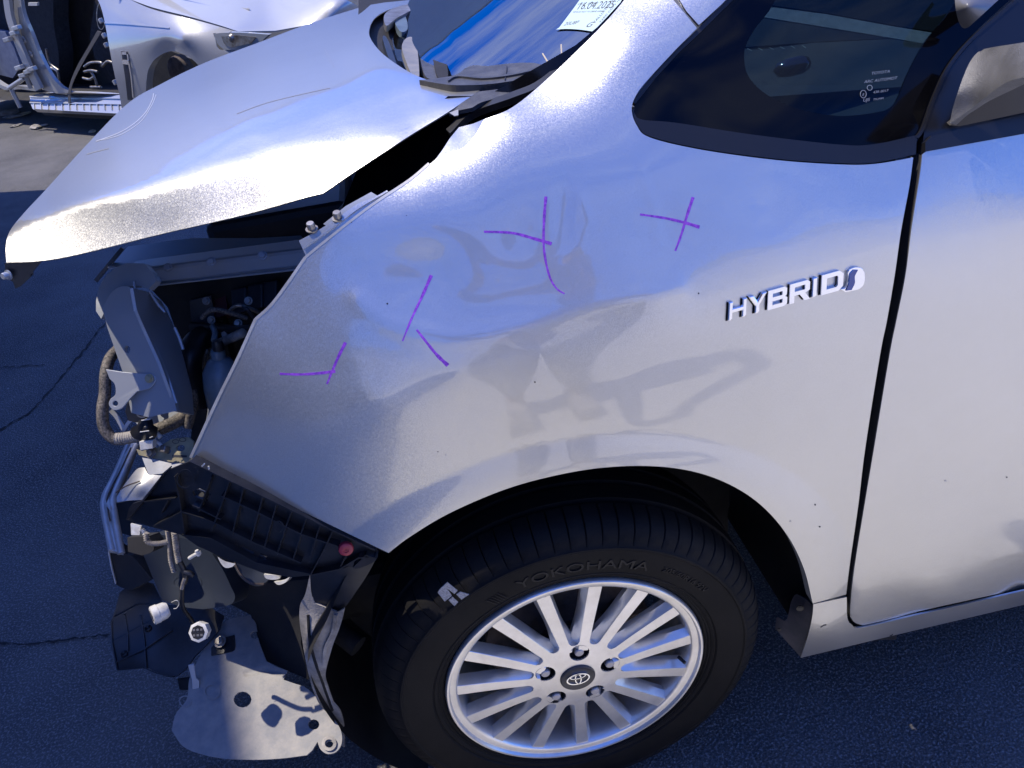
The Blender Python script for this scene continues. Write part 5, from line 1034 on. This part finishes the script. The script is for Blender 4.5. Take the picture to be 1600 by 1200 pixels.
belt = sheet('seat_belt', m_belt, wc, [(152, 48), (158, 50), (140, 80, 1), (124, 108, 1), (113, 132, 1), (110, 150), (110, 170), (107, 170), (106, 146), (110, 128, 1), (120, 104, 1), (136, 76, 1)], Wd(.02), th=.004, step=6)
# steering wheel and dash
W_d2 = Wd(.5)
sheet('dash', m_cloth, wc, [(150, -10), (166, 30), (172, 80), (184, 130), (170, 128), (150, 96), (140, 60)], Wd(.45), step=10)
ring_px('steering_wheel', m_steel, wc, 158, 24, 7, 22, 1.2, Wd(.35), off=0)
for u, v in ((158, 32), (163, 55), (166, 70), (180, 128)): boxo('hinge_bolt', m_white_metal, wc, pt(Wd(.1), u - 2, v - 3), pt(Wd(.1), u + 2, v + 4), .03, .03, bevel=.005)
for px in ([(132, 104), (142, 98, 1), (158, 98, 1), (160, 104)], [(160, 104), (168, 96, 1), (176, 98)], [(132, 112), (142, 110, 1), (153, 112)], [(142, 112), (148, 122), (152, 134)], [(130, 122), (140, 124), (147, 120)], [(142, 136), (158, 136)], [(72, 76), (78, 98, 1), (92, 110)], [(80, 106), (90, 112), (93, 128)]):
    tube('cabin_fitting', m_steel, wc, [pt(Wd(.4), *q[:2]) for q in px], .012, seg=8)
sheet('visor', m_conn, wc, [(44, 4), (58, 4), (58, 9), (44, 9)], Wd(.3), th=.02, step=4, flat=True)
# far body so the car has depth and shade
def loc(a, k, z): return tuple(A0 + da * a - nf * k + np.array([0, 0, z - .22]))
mesh_obj('far_side', [loc(-2.6, 1.75, .3), loc(3.1, 1.75, .3), loc(3.1, 1.75, .75), loc(1.7, 1.75, 1.0), (loc(-2.6, 1.75, 1.0))], [(0, 1, 2, 3, 4)], m_far, wc)
mesh_obj('roof', [loc(-2.2, .25, 1.42), loc(.7, .25, 1.42), loc(.7, 1.5, 1.42), loc(-2.2, 1.5, 1.42)], [(0, 1, 2, 3)], m_far, wc)
mesh_obj('floor_pan', [loc(-2.6, .1, .25), loc(3.0, .1, .25), loc(3.0, 1.7, .25), loc(-2.6, 1.7, .25)], [(0, 1, 2, 3)], m_void, wc)
mesh_obj('rear_quarter', [loc(-2.6, .05, .3), loc(-1.25, .05, .3), loc(-1.25, .05, 1.0), loc(-2.6, .1, 1.0)], [(0, 1, 2, 3)], m_far, wc)
# loose parts heaped between the cars
def junk(label, cat, name, fn): 
    o = fn(); o.name = name; tag(o, label, cat); return o
junk('folded dark blue panel on the ground behind the tip of the silver bonnet', 'scrap metal', 'scrap_sheet', lambda: sheet('scrap', simple('navy_panel', (.04, .05, .12), .4), None, [(560, -20), (600, -20), (594, 8), (575, 14), (560, 10)], Wplane((0, 3.2, 0), (0, 1, 0)), th=.05, step=8))
junk('pale crumpled hose and duct scrap beside the far corner of the silver bonnet', 'scrap', 'scrap_duct', lambda: tube('s', m_steel, None, [Py(582, 16, 3.0), Py(588, 2, 3.05), Py(604, -6, 3.1), Py(600, 10, 3.0), Py(612, 2, 3.05)], .03, rib=.05, ribd=.008))
junk('curled rusty heat shield beside the pale duct scrap', 'scrap', 'scrap_shield', lambda: tube('s', m_rust, None, [Py(596, 14, 2.9), Py(606, 4, 2.9), Py(622, -2, 2.95), Py(640, -14, 3.0)], .035))
for i, (u, v, s) in enumerate(((20, 182, .05), (36, 178, .04), (56, 198, .05), (66, 196, .03), (26, 196, .03), (144, 205, .03), (8, 176, .09))):
    bm = bmesh.new(); bmesh.ops.create_icosphere(bm, subdivisions=2, radius=s)
    for vv in bm.verts: vv.co = Vector((vv.co.x * 2.2, vv.co.y, vv.co.z * .35)) * random.uniform(.75, 1.2)
    me = bpy.data.meshes.new('litter'); bm.to_mesh(me); bm.free(); me.materials.append(m_twig if i % 2 else m_liner)
    o = bpy.data.objects.new('litter', me); link(o); o.location = tuple(Pz(u, v, s * .3)); o.rotation_euler = (0, 0, i)
    o['label'] = 'crumpled scrap lying on the asphalt in the shade below the doorless white car'; o['category'] = 'litter'; o['group'] = 'scraps under the white car'
lathe('pebble', m_liner, None, Pz(636, 1197, .006), (0, 0, 1), [(.001, .008), (.007, .006), (.009, 0), (.001, -.005)], seg=9)
bpy.data.objects['pebble']['label'] = 'small pale pebble on the asphalt in front of the tyre'; bpy.data.objects['pebble']['category'] = 'pebble'

# ================================================================ the person taking the picture (behind the lens; seen only as shade and reflection)
fw_ = -R[:, 2]; rt_ = R[:, 0]; up_ = R[:, 1]
phone = boxo('phone', m_gloss, None, CP - fw_ * .012 - rt_ * .074, CP - fw_ * .012 + rt_ * .074, .072, .008, up=fw_, bevel=.003)
tag(phone, 'black phone held level in both hands in front of the silver wing', 'phone')
per = thing('person', 'person in pale grey clothes at the silver wing, both arms raised holding a phone', 'person', (.18, -1.38, 0))
def skin(name, mat, V, E, parent):
    me = bpy.data.meshes.new(name); me.from_pydata([tuple(map(float, v[:3])) for v in V], E, []); me.materials.append(mat)
    o = bpy.data.objects.new(name, me); link(o, parent)
    m = o.modifiers.new('skin', 'SKIN')
    if not len(me.skin_vertices):
        bm = bmesh.new(); bm.from_mesh(me); bm.verts.layers.skin.verify(); bm.to_mesh(me); bm.free()
    for i, (sv, v) in enumerate(zip(me.skin_vertices[0].data, V)): sv.radius = (v[3], v[3]); sv.use_root = (i == 0)
    m.use_smooth_shade = True; s = o.modifiers.new('sub', 'SUBSURF'); s.levels = 1; s.render_levels = 1
    return o
px_, py_ = .18, -1.38
V = [(px_, py_, .95, .13), (px_, py_ + .01, 1.12, .125), (px_, py_ + .01, 1.30, .14), (px_, py_ + .02, 1.42, .10), (px_, py_ + .04, 1.50, .055), (px_, py_ + .06, 1.57, .075), (px_, py_ + .07, 1.65, .09), (px_, py_ + .06, 1.72, .06)]
E = [(0, 1), (1, 2), (2, 3), (3, 4), (4, 5), (5, 6), (6, 7)]
for s in (-1, 1):
    wr = CP + rt_ * s * .085 - fw_ * .075; pm = CP + rt_ * s * .082 - fw_ * .035
    b = len(V); V += [(px_ + s * .18, py_, 1.40, .062), (px_ + s * .24, py_ + .22, 1.24, .048), (*(wr * .6 + np.array([px_ + s * .24, py_ + .22, 1.24]) * .4), .042), (*wr, .028), (*pm, .030)]
    E += [(3, b), (b, b + 1), (b + 1, b + 2), (b + 2, b + 3), (b + 3, b + 4)]
    for k in range(4):
        f = len(V); root = pm + up_ * (.024 - .016 * k); V += [(*(root - rt_ * s * .002 - fw_ * -.004), .010), (*(root - rt_ * s * .020 - fw_ * .006), .009), (*(root - rt_ * s * .040 - fw_ * .010), .0085)]
        E += [(b + 4, f), (f, f + 1), (f + 1, f + 2)]
    f = len(V); V += [(*(pm - up_ * .030 - rt_ * s * .006), .010), (*(pm - up_ * .042 - rt_ * s * .024), .0095)]; E += [(b + 4, f), (f, f + 1)]
    l = len(V); V += [(px_ + s * .10, py_, .88, .10), (px_ + s * .12, py_ + .02, .50, .068), (px_ + s * .12, py_, .12, .045), (px_ + s * .12, py_ - .03, .05, .045), (px_ + s * .14, py_ + .16, .035, .035)]
    E += [(0, l), (l, l + 1), (l + 1, l + 2), (l + 2, l + 3), (l + 3, l + 4)]
m_skin = simple('skin', (.42, .24, .17), .5); m_cloth_n = simple('pale_cloth', (.46, .45, .42), .9)
body = skin('body', m_skin, V, E, per)
Vs = [(px_, py_, .92, .145), (px_, py_ + .01, 1.12, .14), (px_, py_ + .01, 1.30, .155), (px_, py_ + .02, 1.42, .115)]; Es = [(0, 1), (1, 2), (2, 3)]
for s in (-1, 1):
    b = len(Vs); Vs += [(px_ + s * .18, py_, 1.40, .075), (px_ + s * .22, py_ + .12, 1.31, .062)]; Es += [(3, b), (b, b + 1)]
skin('shirt', m_cloth_n, Vs, Es, per)
Vt = [(px_, py_, .96, .142)]; Et = []
for s in (-1, 1):
    b = len(Vt); Vt += [(px_ + s * .10, py_, .86, .112), (px_ + s * .12, py_ + .02, .50, .085), (px_ + s * .12, py_, .12, .068)]; Et += [(0, b), (b, b + 1), (b + 1, b + 2)]
skin('trousers', m_cloth_n, Vt, Et, per)
hv = bmesh.new(); bmesh.ops.create_uvsphere(hv, u_segments=18, v_segments=10, radius=.098, matrix=Matrix.Translation((px_, py_ + .045, 1.675)) @ Matrix.Diagonal((.92, 1.05, .95, 1)))
me = bpy.data.meshes.new('hair'); hv.to_mesh(me); hv.free(); me.materials.append(m_ldark); link(bpy.data.objects.new('hair', me), per)
for s in (-1, 1): blk('shoe', m_liner, px_ + s * .12 - .05, py_ - .08, 0.002, px_ + s * .12 + .05, py_ + .20, .09, par=per, bevel=.02)
